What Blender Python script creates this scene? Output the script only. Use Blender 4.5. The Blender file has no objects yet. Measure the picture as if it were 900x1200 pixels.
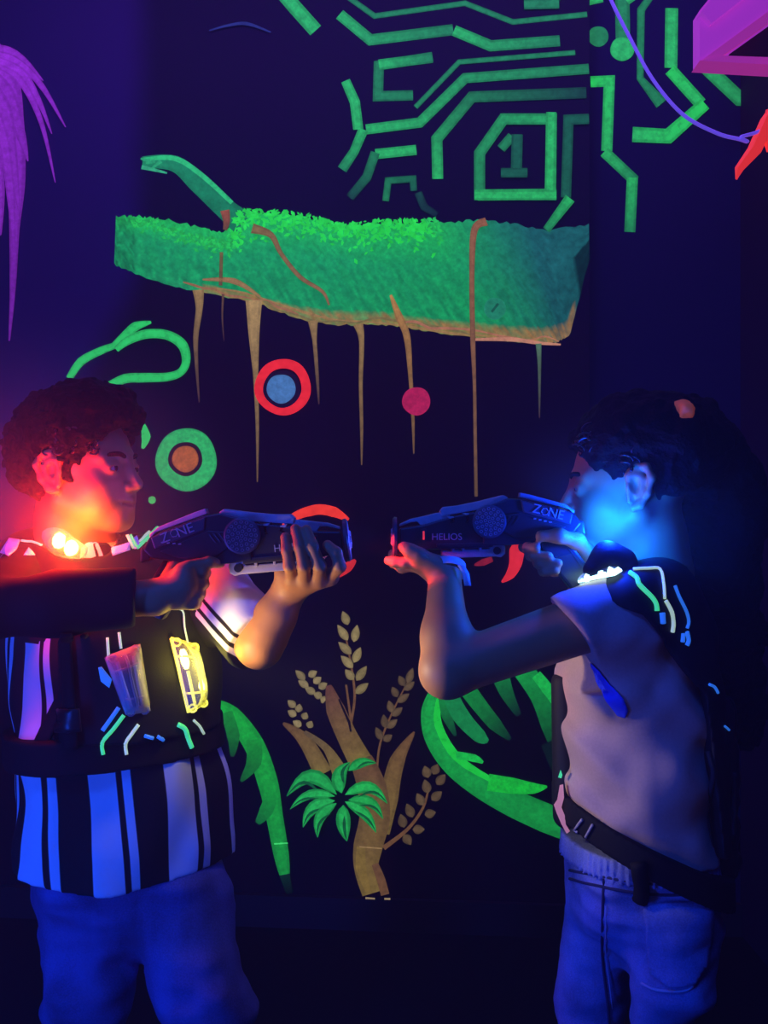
import bpy, bmesh, math, random
import numpy as np
from mathutils import Vector, Matrix
from mathutils.bvhtree import BVHTree
from mathutils.geometry import delaunay_2d_cdt

random.seed(7)
rng = np.random.RandomState(11)
SC = bpy.context.scene
COL = SC.collection
CAMZ, FOC = 1.12, 1200.0          # camera height, focal length in photo pixels


def at(px, py, Y):
    """point seen at photo pixel (px, py) that stands Y metres in front of the camera"""
    return Vector(((px - 450) / FOC * Y, Y, CAMZ - (py - 600) / FOC * Y))


def A(px, py, Y):
    return np.array(at(px, py, Y))


def lin(r, g, b):
    f = lambda c: (c / 255 / 12.92) if c / 255 <= .04045 else ((c / 255 + .055) / 1.055) ** 2.4
    return (f(r), f(g), f(b))


# ------------------------------------------------------------------ tagging
def tag(o, label=None, cat=None, group=None, kind=None):
    if label: o['label'] = label
    if cat: o['category'] = cat
    if group: o['group'] = group
    if kind: o['kind'] = kind
    return o


def empty(name, loc, label, cat, group=None):
    o = bpy.data.objects.new(name, None)
    o.location = loc
    o.empty_display_size = .05
    COL.objects.link(o)
    return tag(o, label, cat, group)


def link(name, me, mat, parent=None, smooth=True, label=None):
    o = bpy.data.objects.new(name, me)
    COL.objects.link(o)
    if mat is not None:
        for m in (mat if isinstance(mat, (list, tuple)) else [mat]):
            me.materials.append(m)
    if smooth:
        me.shade_smooth()
    if parent is not None:
        o.parent = parent
        o.matrix_parent_inverse = world_of(parent).inverted()
    if label: o['label'] = label
    return o


def world_of(o):
    m = o.matrix_basis.copy()
    if o.parent is not None:
        m = world_of(o.parent) @ o.matrix_parent_inverse @ m
    return m


def npmesh(name, V, Q):
    V = np.asarray(V, dtype=np.float32); Q = np.asarray(Q, dtype=np.int32)
    me = bpy.data.meshes.new(name)
    n, k = Q.shape
    me.vertices.add(len(V)); me.vertices.foreach_set('co', V.ravel())
    me.loops.add(n * k); me.loops.foreach_set('vertex_index', Q.ravel())
    me.polygons.add(n)
    me.polygons.foreach_set('loop_start', np.arange(0, n * k, k, dtype=np.int32))
    me.update(calc_edges=True); me.validate()
    return me


# ------------------------------------------------------------------ materials
def mat(name, color, rough=.6, metal=0., emit=None, estr=0., spec=.5, noise=None, bump=None, coat=0.):
    m = bpy.data.materials.new(name); m.use_nodes = True
    nt = m.node_tree; b = nt.nodes['Principled BSDF']
    b.inputs['Base Color'].default_value = (*color, 1)
    b.inputs['Roughness'].default_value = rough
    b.inputs['Metallic'].default_value = metal
    b.inputs['Specular IOR Level'].default_value = spec
    b.inputs['Coat Weight'].default_value = coat
    if emit:
        b.inputs['Emission Color'].default_value = (*emit, 1)
        b.inputs['Emission Strength'].default_value = estr
    tc = nt.nodes.new('ShaderNodeTexCoord')
    if noise:       # (scale, amount, detail)
        n = nt.nodes.new('ShaderNodeTexNoise'); n.inputs['Scale'].default_value = noise[0]
        n.inputs['Detail'].default_value = noise[2] if len(noise) > 2 else 4
        nt.links.new(tc.outputs['Object'], n.inputs['Vector'])
        mx = nt.nodes.new('ShaderNodeMix'); mx.data_type = 'RGBA'
        mx.inputs['A'].default_value = (*[c * (1 - noise[1]) for c in color], 1)
        mx.inputs['B'].default_value = (*[min(1, c * (1 + noise[1])) for c in color], 1)
        nt.links.new(n.outputs['Fac'], mx.inputs['Factor'])
        nt.links.new(mx.outputs['Result'], b.inputs['Base Color'])
    if bump:        # (scale, strength, distance)
        n = nt.nodes.new('ShaderNodeTexNoise'); n.inputs['Scale'].default_value = bump[0]
        n.inputs['Detail'].default_value = 5
        nt.links.new(tc.outputs['Object'], n.inputs['Vector'])
        bp = nt.nodes.new('ShaderNodeBump'); bp.inputs['Strength'].default_value = bump[1]
        bp.inputs['Distance'].default_value = bump[2]
        nt.links.new(n.outputs['Fac'], bp.inputs['Height'])
        nt.links.new(bp.outputs['Normal'], b.inputs['Normal'])
    return m


def stripe_mat(name, white, black, attr='stripe'):
    m = mat(name, white, .85, spec=.2, bump=(300, .15, .001))
    nt = m.node_tree; b = nt.nodes['Principled BSDF']
    a = nt.nodes.new('ShaderNodeAttribute'); a.attribute_name = attr
    mr = nt.nodes.new('ShaderNodeMapRange')
    mr.inputs['From Min'].default_value = -.0006; mr.inputs['From Max'].default_value = .0006
    nt.links.new(a.outputs['Fac'], mr.inputs['Value'])
    mx = nt.nodes.new('ShaderNodeMix'); mx.data_type = 'RGBA'
    mx.inputs['A'].default_value = (*black, 1); mx.inputs['B'].default_value = (*white, 1)
    nt.links.new(mr.outputs['Result'], mx.inputs['Factor'])
    nt.links.new(mx.outputs['Result'], b.inputs['Base Color'])
    return m


def denim_mat(name, color):
    m = mat(name, color, .9, spec=.15)
    nt = m.node_tree; b = nt.nodes['Principled BSDF']
    tc = nt.nodes.new('ShaderNodeTexCoord')
    n1 = nt.nodes.new('ShaderNodeTexNoise'); n1.inputs['Scale'].default_value = 14; n1.inputs['Detail'].default_value = 6
    mp = nt.nodes.new('ShaderNodeMapping'); mp.inputs['Scale'].default_value = (1, 1, .35)
    nt.links.new(tc.outputs['Object'], mp.inputs['Vector']); nt.links.new(mp.outputs['Vector'], n1.inputs['Vector'])
    n2 = nt.nodes.new('ShaderNodeTexNoise'); n2.inputs['Scale'].default_value = 420; n2.inputs['Detail'].default_value = 2
    nt.links.new(tc.outputs['Object'], n2.inputs['Vector'])
    ad = nt.nodes.new('ShaderNodeMath'); ad.operation = 'MULTIPLY_ADD'; ad.inputs[1].default_value = .45
    nt.links.new(n2.outputs['Fac'], ad.inputs[0]); nt.links.new(n1.outputs['Fac'], ad.inputs[2])
    rp = nt.nodes.new('ShaderNodeValToRGB')
    rp.color_ramp.elements[0].position = .5; rp.color_ramp.elements[0].color = (*[c * .6 for c in color], 1)
    rp.color_ramp.elements[1].position = .95; rp.color_ramp.elements[1].color = (*[min(1, c * 1.5) for c in color], 1)
    nt.links.new(ad.outputs[0], rp.inputs[0]); nt.links.new(rp.outputs[0], b.inputs['Base Color'])
    bp = nt.nodes.new('ShaderNodeBump'); bp.inputs['Strength'].default_value = .25; bp.inputs['Distance'].default_value = .0015
    nt.links.new(n2.outputs['Fac'], bp.inputs['Height']); nt.links.new(bp.outputs['Normal'], b.inputs['Normal'])
    return m


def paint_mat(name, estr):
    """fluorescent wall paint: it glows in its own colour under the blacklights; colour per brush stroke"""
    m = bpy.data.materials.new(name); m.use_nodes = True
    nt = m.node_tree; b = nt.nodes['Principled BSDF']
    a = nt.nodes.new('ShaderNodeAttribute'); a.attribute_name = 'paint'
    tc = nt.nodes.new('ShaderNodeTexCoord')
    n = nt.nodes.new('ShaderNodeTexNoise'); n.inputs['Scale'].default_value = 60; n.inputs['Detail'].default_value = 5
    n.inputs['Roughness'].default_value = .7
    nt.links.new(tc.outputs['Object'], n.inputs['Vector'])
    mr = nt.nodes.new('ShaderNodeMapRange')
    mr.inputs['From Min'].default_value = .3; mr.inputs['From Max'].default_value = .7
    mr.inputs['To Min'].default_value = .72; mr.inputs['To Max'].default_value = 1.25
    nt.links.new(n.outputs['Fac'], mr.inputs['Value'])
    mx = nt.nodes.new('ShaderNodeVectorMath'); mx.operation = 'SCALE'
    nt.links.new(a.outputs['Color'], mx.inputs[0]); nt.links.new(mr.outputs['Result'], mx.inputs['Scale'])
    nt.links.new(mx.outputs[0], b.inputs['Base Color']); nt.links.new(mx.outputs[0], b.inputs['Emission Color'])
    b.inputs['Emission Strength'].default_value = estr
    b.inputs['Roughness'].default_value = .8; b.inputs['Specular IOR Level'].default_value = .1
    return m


def glass_mat(name, tint, rough=.12):
    m = bpy.data.materials.new(name); m.use_nodes = True
    nt = m.node_tree; b = nt.nodes['Principled BSDF']
    b.inputs['Base Color'].default_value = (*tint, 1); b.inputs['Roughness'].default_value = rough
    tr = nt.nodes.new('ShaderNodeBsdfTransparent'); tr.inputs['Color'].default_value = (.92, .92, .92, 1)
    lw = nt.nodes.new('ShaderNodeLayerWeight'); lw.inputs['Blend'].default_value = .35
    ms = nt.nodes.new('ShaderNodeMixShader')
    mr = nt.nodes.new('ShaderNodeMapRange'); mr.inputs['To Min'].default_value = .12; mr.inputs['To Max'].default_value = .8
    nt.links.new(lw.outputs['Facing'], mr.inputs['Value'])
    nt.links.new(mr.outputs['Result'], ms.inputs[0]); nt.links.new(tr.outputs[0], ms.inputs[1]); nt.links.new(b.outputs[0], ms.inputs[2])
    nt.links.new(ms.outputs[0], nt.nodes['Material Output'].inputs['Surface'])
    return m


M = dict(
    skin_boy=mat('skin_boy', (.42, .19, .065), .55, bump=(220, .06, .001), noise=(30, .08)),
    skin_girl=mat('skin_girl', (.44, .20, .075), .55, bump=(220, .06, .001), noise=(30, .08)),
    hair_curl=mat('hair_curl', (.02, .012, .01), .35, spec=.6),
    hair=mat('hair_dark', (.006, .004, .004), .75, spec=.10, bump=(190, .9, .004)),
    eye_white=mat('eye_white', (.30, .27, .26), .35), iris=mat('iris', (.02, .012, .008), .12),
    stripe=stripe_mat('striped_cotton', (.80, .80, .82), (.012, .012, .014)),
    tee=mat('mauve_cotton', (.52, .36, .33), .9, spec=.15, noise=(260, .12, 2), bump=(330, .25, .001)),
    under=mat('blue_cotton', (.05, .10, .85), .9, spec=.1),
    denim_boy=denim_mat('dark_denim', (.09, .10, .27)),
    denim_girl=denim_mat('light_denim', (.20, .25, .52)),
    seam=mat('denim_seam', (.03, .035, .10), .9),
    stitch=mat('pale_stitch', (.45, .5, .75), .9),
    vest=mat('vest_nylon', (.010, .010, .012), .65, spec=.3, bump=(400, .2, .001)),
    vest_plastic=mat('vest_black_plastic', (.012, .012, .014), .35),
    belt=mat('belt_webbing', (.008, .008, .010), .8, spec=.2, bump=(500, .3, .001)),
    gun=mat('gun_black_plastic', (.025, .025, .03), .32),
    gun_panel=mat('gun_panel_plastic', (.05, .05, .065), .4),
    rail=mat('gun_pale_plastic', (.42, .38, .40), .45, noise=(90, .25)),
    letter=mat('gun_lettering', (.30, .30, .34), .5),
    rubber=mat('rubber', (.02, .02, .022), .8),
    clear=glass_mat('clear_plastic', (.8, .82, .85)),
    led_red=mat('led_red', (.9, .3, .05), .4, emit=(1, .42, .06), estr=26),
    led_yellow=mat('led_yellow', (.9, .8, .2), .4, emit=(1, .86, .12), estr=16),
    led_amber=mat('led_amber', (.9, .8, .2), .4, emit=(.85, .8, .06), estr=1.3),
    led_cyan=mat('led_cyan', (.6, .9, .9), .4, emit=(.55, 1, .95), estr=2.6),
    led_off=mat('led_unlit', (.25, .25, .4), .4),
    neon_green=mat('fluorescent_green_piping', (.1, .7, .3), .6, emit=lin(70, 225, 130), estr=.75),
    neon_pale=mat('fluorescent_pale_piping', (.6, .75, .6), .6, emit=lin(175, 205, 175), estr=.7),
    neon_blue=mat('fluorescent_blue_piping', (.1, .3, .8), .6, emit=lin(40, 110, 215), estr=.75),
    white_patch=mat('white_patch_violet_glow', (.8, .8, .85), .7, emit=lin(120, 70, 235), estr=.25),  # violet emission paints lamp light onto the white fabric
    wrist=mat('paper_wristband', (.7, .72, .8), .7),
    shoe=mat('shoe_canvas', (.12, .12, .13), .8), sole=mat('shoe_sole', (.5, .5, .5), .7),
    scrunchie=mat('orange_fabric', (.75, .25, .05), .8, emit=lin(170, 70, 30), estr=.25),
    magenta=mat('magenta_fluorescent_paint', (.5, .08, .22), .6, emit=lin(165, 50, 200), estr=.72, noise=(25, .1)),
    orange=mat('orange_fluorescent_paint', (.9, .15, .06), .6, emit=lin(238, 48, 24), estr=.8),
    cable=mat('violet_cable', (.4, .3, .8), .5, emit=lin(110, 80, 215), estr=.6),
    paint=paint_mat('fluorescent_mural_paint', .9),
    dark_frame=mat('dark_backing', (.02, .006, .008), .8),
)

# ------------------------------------------------------------------ room
SLOPE = -.09
WY = 2.75                         # back wall: y = WY + SLOPE * x
SEAM_PX = 691


def wall_hit(px, py, off=0.0, setback=0.0):
    """where the view ray through a photo pixel meets the back wall (setback: the panel right of the seam)"""
    dx = (px - 450) / FOC; dz = -(py - 600) / FOC
    t = (WY + setback) / (1 - SLOPE * dx)
    p = Vector((dx * t, t, CAMZ + dz * t))
    n = Vector((-SLOPE, 1, 0)).normalized()
    return p - n * off


def box_mesh(name, pts8):
    bm = bmesh.new()
    v = [bm.verts.new(p) for p in pts8]
    for f in ((0, 1, 2, 3), (7, 6, 5, 4), (0, 4, 5, 1), (1, 5, 6, 2), (2, 6, 7, 3), (3, 7, 4, 0)):
        bm.faces.new([v[i] for i in f])
    bmesh.ops.recalc_face_normals(bm, faces=bm.faces)
    me = bpy.data.meshes.new(name); bm.to_mesh(me); bm.free()
    return me


def slab(name, p, q, thick, z0, z1, m, ndir):
    """upright wall slab from plan point p to q, thickened along ndir (2-D)"""
    a = Vector((p[0], p[1])); b = Vector((q[0], q[1])); n = Vector(ndir) * thick
    pts = [(a.x, a.y, z0), (b.x, b.y, z0), (b.x, b.y, z1), (a.x, a.y, z1),
           (a.x + n.x, a.y + n.y, z0), (b.x + n.x, b.y + n.y, z0), (b.x + n.x, b.y + n.y, z1), (a.x + n.x, a.y + n.y, z1)]
    o = link(name, box_mesh(name, pts), m, smooth=False)
    o['kind'] = 'structure'
    return o


def wall_paint():
    """near-black wall; towards the left end it was sprayed violet-blue with a soft uneven border"""
    m = mat('wall_paint', (.010, .006, .013), .75, spec=.15, bump=(40, .1, .002))
    nt = m.node_tree; b = nt.nodes['Principled BSDF']
    g = nt.nodes.new('ShaderNodeNewGeometry')
    sp = nt.nodes.new('ShaderNodeSeparateXYZ'); nt.links.new(g.outputs['Position'], sp.inputs[0])
    nz = nt.nodes.new('ShaderNodeTexNoise'); nz.inputs['Scale'].default_value = 2.2; nz.inputs['Detail'].default_value = 3
    nt.links.new(g.outputs['Position'], nz.inputs['Vector'])

    def math_(op, a, bb, c=None):
        n = nt.nodes.new('ShaderNodeMath'); n.operation = op
        for i, v in enumerate((a, bb, c)):
            if v is None: continue
            if isinstance(v, (int, float)): n.inputs[i].default_value = v
            else: nt.links.new(v, n.inputs[i])
        return n.outputs[0]
    # border x position as a function of height: leans left below 1.75 m
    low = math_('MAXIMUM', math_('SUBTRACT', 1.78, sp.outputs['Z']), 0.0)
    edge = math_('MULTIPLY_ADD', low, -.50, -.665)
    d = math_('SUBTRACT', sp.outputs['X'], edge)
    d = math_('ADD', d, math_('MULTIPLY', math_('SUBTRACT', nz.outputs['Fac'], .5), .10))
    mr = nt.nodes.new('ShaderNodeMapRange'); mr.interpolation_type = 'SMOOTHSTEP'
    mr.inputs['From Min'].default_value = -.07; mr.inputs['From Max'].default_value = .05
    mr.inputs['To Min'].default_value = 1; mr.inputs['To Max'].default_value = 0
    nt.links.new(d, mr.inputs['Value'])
    # base colour shifts from dark plum low down to dark blue higher up
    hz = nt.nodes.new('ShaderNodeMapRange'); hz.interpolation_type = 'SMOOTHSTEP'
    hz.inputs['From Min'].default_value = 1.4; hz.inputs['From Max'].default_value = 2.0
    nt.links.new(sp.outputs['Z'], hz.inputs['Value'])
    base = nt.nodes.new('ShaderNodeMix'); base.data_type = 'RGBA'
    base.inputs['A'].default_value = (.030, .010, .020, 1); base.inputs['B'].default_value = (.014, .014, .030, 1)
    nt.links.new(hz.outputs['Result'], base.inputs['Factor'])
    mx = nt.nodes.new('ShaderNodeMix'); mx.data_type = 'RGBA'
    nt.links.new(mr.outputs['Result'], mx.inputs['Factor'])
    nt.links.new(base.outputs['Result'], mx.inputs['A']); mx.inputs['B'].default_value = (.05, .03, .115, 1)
    nt.links.new(mx.outputs['Result'], b.inputs['Base Color'])
    return m


M['wall'] = wall_paint()
M['wall_side'] = mat('wall_navy_paint', (.014, .012, .06), .75, spec=.15, bump=(40, .1, .002))
M['wall_plum'] = mat('wall_plum_paint', (.03, .008, .03), .8, spec=.1, bump=(40, .1, .002))
M['floor'] = mat('floor_black_carpet', (.006, .006, .009), .95, spec=.05, noise=(300, .5), bump=(350, .5, .003))
M['base'] = mat('skirting_black', (.016, .015, .018), .6)
M['ceil'] = mat('ceiling_black', (.008, .008, .010), .9)

XR = .945
seam = wall_hit(SEAM_PX, 600)
nrm = (-SLOPE / math.hypot(1, SLOPE), 1 / math.hypot(1, SLOPE))
wl = (-1.9, WY + SLOPE * -1.9)
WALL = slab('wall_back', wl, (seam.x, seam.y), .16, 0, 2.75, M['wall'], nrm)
SB = .05
WALLR = slab('wall_right', (seam.x - .05, WY + SB + SLOPE * (seam.x - .05)), (XR + .02, WY + SB + SLOPE * (XR + .02)), .1, 0, 2.75, M['wall_side'], nrm)
slab('wall_side', (XR, WY + .1), (XR, .1), .1, 0, 2.75, M['wall_plum'], (1, 0))
slab('wall_left', (-1.9, WY + .3), (-1.9, .1), .1, 0, 2.75, M['wall_side'], (-1, 0))
for nm, z0, z1, mm in (('floor', -.1, 0, M['floor']), ('ceiling', 2.75, 2.85, M['ceil'])):
    o = link(nm, box_mesh(nm, [(-2, -.6, z0), (XR + .1, -.6, z0), (XR + .1, 3.1, z0), (-2, 3.1, z0),
                               (-2, -.6, z1), (XR + .1, -.6, z1), (XR + .1, 3.1, z1), (-2, 3.1, z1)]), mm, smooth=False)
    o['kind'] = 'structure'
slab('baseboard_back', (wl[0], wl[1]), (seam.x, seam.y), -.018, 0, .085, M['base'], nrm)
slab('baseboard_right', (seam.x + .001, WY + SB + SLOPE * seam.x), (XR, WY + SB + SLOPE * XR), -.018, 0, .085, M['base'], nrm)


# ------------------------------------------------------------------ mural paint
class Paint:
    """collects brush strokes (photo pixel layout -> points on the wall plane) into one painted mesh"""
    def __init__(s, setback=0.0, off=.0006):
        s.V, s.F, s.C, s.sb, s.off, s.n = [], [], [], setback, off, 0

    def layer(s):
        s.n += 1
        return s.off + .00018 * s.n

    def add(s, pts, faces, cols, off=None):
        off = s.layer() if off is None else off
        b = len(s.V)
        for p in pts: s.V.append(wall_hit(p[0], p[1], off, s.sb))
        s.C += list(cols)
        s.F += [tuple(i + b for i in f) for f in faces]

    def poly(s, pts, col, col2=None):
        from mathutils.geometry import tessellate_polygon
        tri = tessellate_polygon([[Vector((p[0], p[1], 0)) for p in pts]])
        n = len(pts)
        s.add(pts, tri, [col if (col2 is None or i % 2) else col2 for i in range(n)])

    def stroke(s, pts, w, col, col2=None, edge=1.0, smooth=0, taper=None, fade=0.0):
        """brush stroke along pts: w width(s); col centre, edge factor at the rim, col2 colour at the far end"""
        pts = [np.array(p, float) for p in pts]
        ws = list(w) if hasattr(w, '__len__') else [w] * len(pts)
        if smooth:
            q, qw = [], []
            n = len(pts)
            for i in range(n - 1):
                p0, p1, p2, p3 = pts[max(i - 1, 0)], pts[i], pts[i + 1], pts[min(i + 2, n - 1)]
                for k in range(smooth):
                    t = k / smooth
                    q.append(.5 * ((2 * p1) + (-p0 + p2) * t + (2 * p0 - 5 * p1 + 4 * p2 - p3) * t * t + (-p0 + 3 * p1 - 3 * p2 + p3) * t ** 3))
                    qw.append(ws[i] * (1 - t) + ws[i + 1] * t)
            q.append(pts[-1]); qw.append(ws[-1]); pts, ws = q, qw
        n = len(pts)
        rows, cols = [], []
        jit = 0.0 if smooth else .0
        for i in range(n):
            a = pts[i] - pts[i - 1] if i > 0 else pts[1] - pts[0]
            b = pts[i + 1] - pts[i] if i < n - 1 else pts[-1] - pts[-2]
            a = a / (np.linalg.norm(a) + 1e-9); b = b / (np.linalg.norm(b) + 1e-9)
            na = np.array([-a[1], a[0]]); nb = np.array([-b[1], b[0]])
            m = na + nb; m = m / (np.linalg.norm(m) + 1e-9)
            k = 1 / max(.5, float(m @ na))
            h = ws[i] / 2 * k
            t = i / (n - 1)
            c = np.array(col) if col2 is None else np.array(col) * (1 - t) + np.array(col2) * t
            for v, e in ((-1, edge), (-.72, edge), (-.5, 1), (.5, 1), (.72, edge), (1, edge)):
                rows.append(pts[i] + m * h * v); cols.append(tuple(c * e))
        F = []
        for i in range(n - 1):
            for j in range(5):
                a = i * 6 + j
                F.append((a, a + 1, a + 7, a + 6))
        s.add(rows, F, cols)

    def disc(s, cx, cy, r, col, r0=0.0, ry=None, edge=1.0, n=48):
        ry = ry or r
        pts, cols, F = [], [], []
        rs = [r0, r0 + (r - r0) * .12, r0 + (r - r0) * .85, r]
        es = [edge if r0 > 0 else 1, 1, 1, edge]
        for q, e in zip(rs, es):
            for i in range(n):
                t = 2 * math.pi * i / n
                wob = 1 + .012 * math.sin(3 * t + cx) + .01 * math.sin(5 * t)
                pts.append((cx + q * wob * math.cos(t), cy + q * wob * ry / r * math.sin(t))); cols.append(tuple(np.array(col) * e))
        for k in range(3):
            for i in range(n):
                j = (i + 1) % n
                F.append((k * n + i, k * n + j, (k + 1) * n + j, (k + 1) * n + i))
        s.add(pts, F, cols)

    def leaf(s, a, b, w, col, edge=.8, bend=0.0):
        a, b = np.array(a, float), np.array(b, float)
        d = b - a; nrm_ = np.array([-d[1], d[0]]) / (np.linalg.norm(d) + 1e-9)
        pts = [a + d * t + nrm_ * bend * math.sin(math.pi * t) for t in np.linspace(0, 1, 9)]
        ws = [w * max(.04, math.sin(math.pi * min(1, t ** .8)) ** .8) for t in np.linspace(0, 1, 9)]
        s.stroke(pts, ws, col, edge=edge)

    def build(s, name, parent, label=None):
        me = bpy.data.meshes.new(name)
        me.from_pydata([tuple(v) for v in s.V], [], s.F)
        at_ = me.attributes.new('paint', 'FLOAT_COLOR', 'POINT')
        at_.data.foreach_set('color', np.array([(*c, 1) for c in s.C], dtype=np.float32).ravel())
        o = link(name, me, M['paint'], parent, smooth=False, label=label)
        return o


G1 = lin(40, 178, 78); G2 = lin(30, 128, 66); G3 = lin(22, 92, 58); G4 = lin(20, 66, 50)
BR = lin(38, 205, 75)

# --- circuit lines on the panel left of the seam
p = Paint()
E = .72
def C_(pts, w, c, c2=None): p.stroke(pts, w, c, c2, edge=E)
C_([(328, -12), (345, 8), (370, 36)], 17, G1)
C_([(404, -6), (439, 19), (545, 4), (601, 26), (688, 17)], 6.5, G2)
C_([(398, 17), (434, 47), (531, 35)], 13, G1, G2)
C_([(532, 36), (575, 54), (656, 48)], 13, G1, G2)
C_([(507, 67), (444, 77), (443, 113), (484, 112)], 12, G2)
C_([(444, 76), (507, 68)], 12, G1, G2)
C_([(487, 126), (538, 73), (674, 62)], 6, G2)
C_([(429, 152), (492, 144), (545, 92), (690, 81)], 12, G1, G2)
C_([(513, 210), (512, 163), (553, 114), (687, 109)], 13, G1, G4)
C_([(426, 152), (415, 178), (401, 199)], [12, 11, 12], G1, G2)
C_([(405, 95), (416, 120), (420, 152)], [11, 12, 12], G1)
C_([(488, 176), (440, 181)], 12, G1)
C_([(440, 179), (430, 208), (410, 232)], [11, 11, 10], G2, G4)
C_([(452, 236), (455, 212), (484, 210), (485, 224)], 8, G2, G3)
C_([(490, 226), (497, 243), (512, 252)], [9, 9, 7], G4, lin(14, 40, 44))
C_([(562, 235), (562, 180), (590, 140), (646, 140), (645, 228), (560, 229)], 13, G2, G1)
C_([(646, 132), (644, 234)], 12, G1)
C_([(556, 229), (652, 229)], 12, G1)
C_([(587, 175), (600, 160)], 11, G2)
C_([(606, 158), (605, 205)], 13, G3)
C_([(587, 203), (618, 203)], 11, G3)
C_([(690, 140), (666, 141), (663, 232)], 12, G3)
C_([(668, 233), (640, 270)], [13, 9], G1, G2)
C_([(614, 6), (655, 5)], 12, G2)
C_([(612, -4), (657, -3)], 8, G1)
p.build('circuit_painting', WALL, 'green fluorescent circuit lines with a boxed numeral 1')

# --- circuit lines right of the seam
p = Paint(setback=SB)
C_([(692, 96), (714, 95), (711, 177)], 13, BR, G1)
C_([(708, 178), (744, 212)], 13, G1, G2)
C_([(741, 208), (738, 272)], 13, G1, G2)
p.disc(701, 43, 12, G2); 
C_([(688, 2), (706, -2)], 10, G1)
C_([(729, -6), (730, 50)], 17, G2)
C_([(733, 0), (744, -8)], 14, G1)
p.disc(729, 58, 14, G1, edge=.8)
C_([(764, -6), (751, 12), (750, 92), (775, 122)], [8, 9, 8, 15], G2)
C_([(787, 10), (786, 80)], 15, G1)
C_([(785, 82), (821, 122)], 15, BR, G1)
C_([(826, 122), (783, 160), (741, 158)], [15, 17, 18], BR, G1)
C_([(829, 64), (830, 82), (866, 116), (893, 116)], 17, G1, G2)
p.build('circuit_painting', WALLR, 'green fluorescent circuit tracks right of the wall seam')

# --- mossy log
p = Paint()
top = [(136, 254), (160, 253), (200, 258), (240, 268), (262, 272), (285, 250), (330, 250), (372, 258), (405, 267), (440, 262), (480, 262), (520, 261), (560, 258), (600, 262), (640, 270), (690, 264)]
bot = [(134, 310), (160, 322), (200, 335), (240, 343), (300, 355), (345, 372), (385, 381), (430, 381), (470, 382), (510, 390), (550, 395), (590, 399), (630, 403), (652, 402), (668, 392), (691, 302)]
def interp(poly, s):
    d = np.linspace(0, 1, len(poly)); a = np.array(poly, float)
    return np.array([np.interp(s, d, a[:, 0]), np.interp(s, d, a[:, 1])])
NS, NT = 140, 22
pts, cols = [], []
c_body = np.array(lin(22, 158, 78)); c_dark = np.array(lin(14, 112, 68)); c_rim = np.array(lin(40, 165, 90)); c_och = np.array(lin(150, 112, 52)); c_far = np.array(lin(24, 96, 84))
c_moss = np.array(lin(32, 190, 62))
for i in range(NS):
    s_ = i / (NS - 1); a = interp(top, s_); b = interp(bot, s_)
    a = a + np.array([0, rng.uniform(-2, 2)])
    b = b + np.array([0, rng.uniform(-1.5, 1.5)])
    for j in range(NT):
        t = j / (NT - 1); q = a * (1 - t) + b * t
        st = .5 + .5 * math.sin(i * 1.7 + math.sin(j * .6 + i) * 1.3)
        c = c_body * (1 - .45 * st * (.3 + t)) + c_dark * .35 * st
        m_ = max(0, 1 - t * 2.6) * (1 if s_ < .72 else max(0, 1 - (s_ - .72) * 8))
        c = c * (1 - m_ * .65) + c_moss * m_ * .65
        fr = min(1, max(0, (s_ - .70) * 5)); c = c * (1 - fr) + c_far * fr * (.75 + .35 * rng.rand()) * (1 - .45 * max(0, t - .35) * fr)
        if s_ < .06: c = c * (.55 + .45 * rng.rand())
        if t > .86 and s_ < .95:
            k = min(1, max(0, (s_ - .08) * 7)) * (.3 + .7 * rng.rand()); rim = c_och if s_ > .2 else c_rim
            c = c * (1 - k) + rim * k
        if s_ > .965 and t > .45: c = c * .25
        pts.append(q); cols.append(tuple(c * rng.uniform(.9, 1.1)))
F = [(i * NT + j, i * NT + j + 1, (i + 1) * NT + j + 1, (i + 1) * NT + j) for i in range(NS - 1) for j in range(NT - 1)]
p.add(pts, F, cols)
# branch stub
p.stroke([(167, 190), (205, 192), (232, 215), (262, 243), (285, 262)], [13, 19, 22, 24, 30], lin(26, 140, 78), lin(20, 120, 68), edge=.85, smooth=6)
p.stroke([(168, 187), (205, 186), (236, 205), (272, 238)], [4, 6, 6, 5], lin(44, 190, 96), smooth=6)
p.stroke([(166, 196), (180, 199), (196, 203)], [5, 4, 2], lin(50, 170, 100), smooth=4)
for x0 in (170, 176, 183): p.stroke([(x0 + 6, 189), (x0 - 5, 186 + (x0 - 170) * .9)], [5, 2], lin(40, 165, 90))
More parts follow.
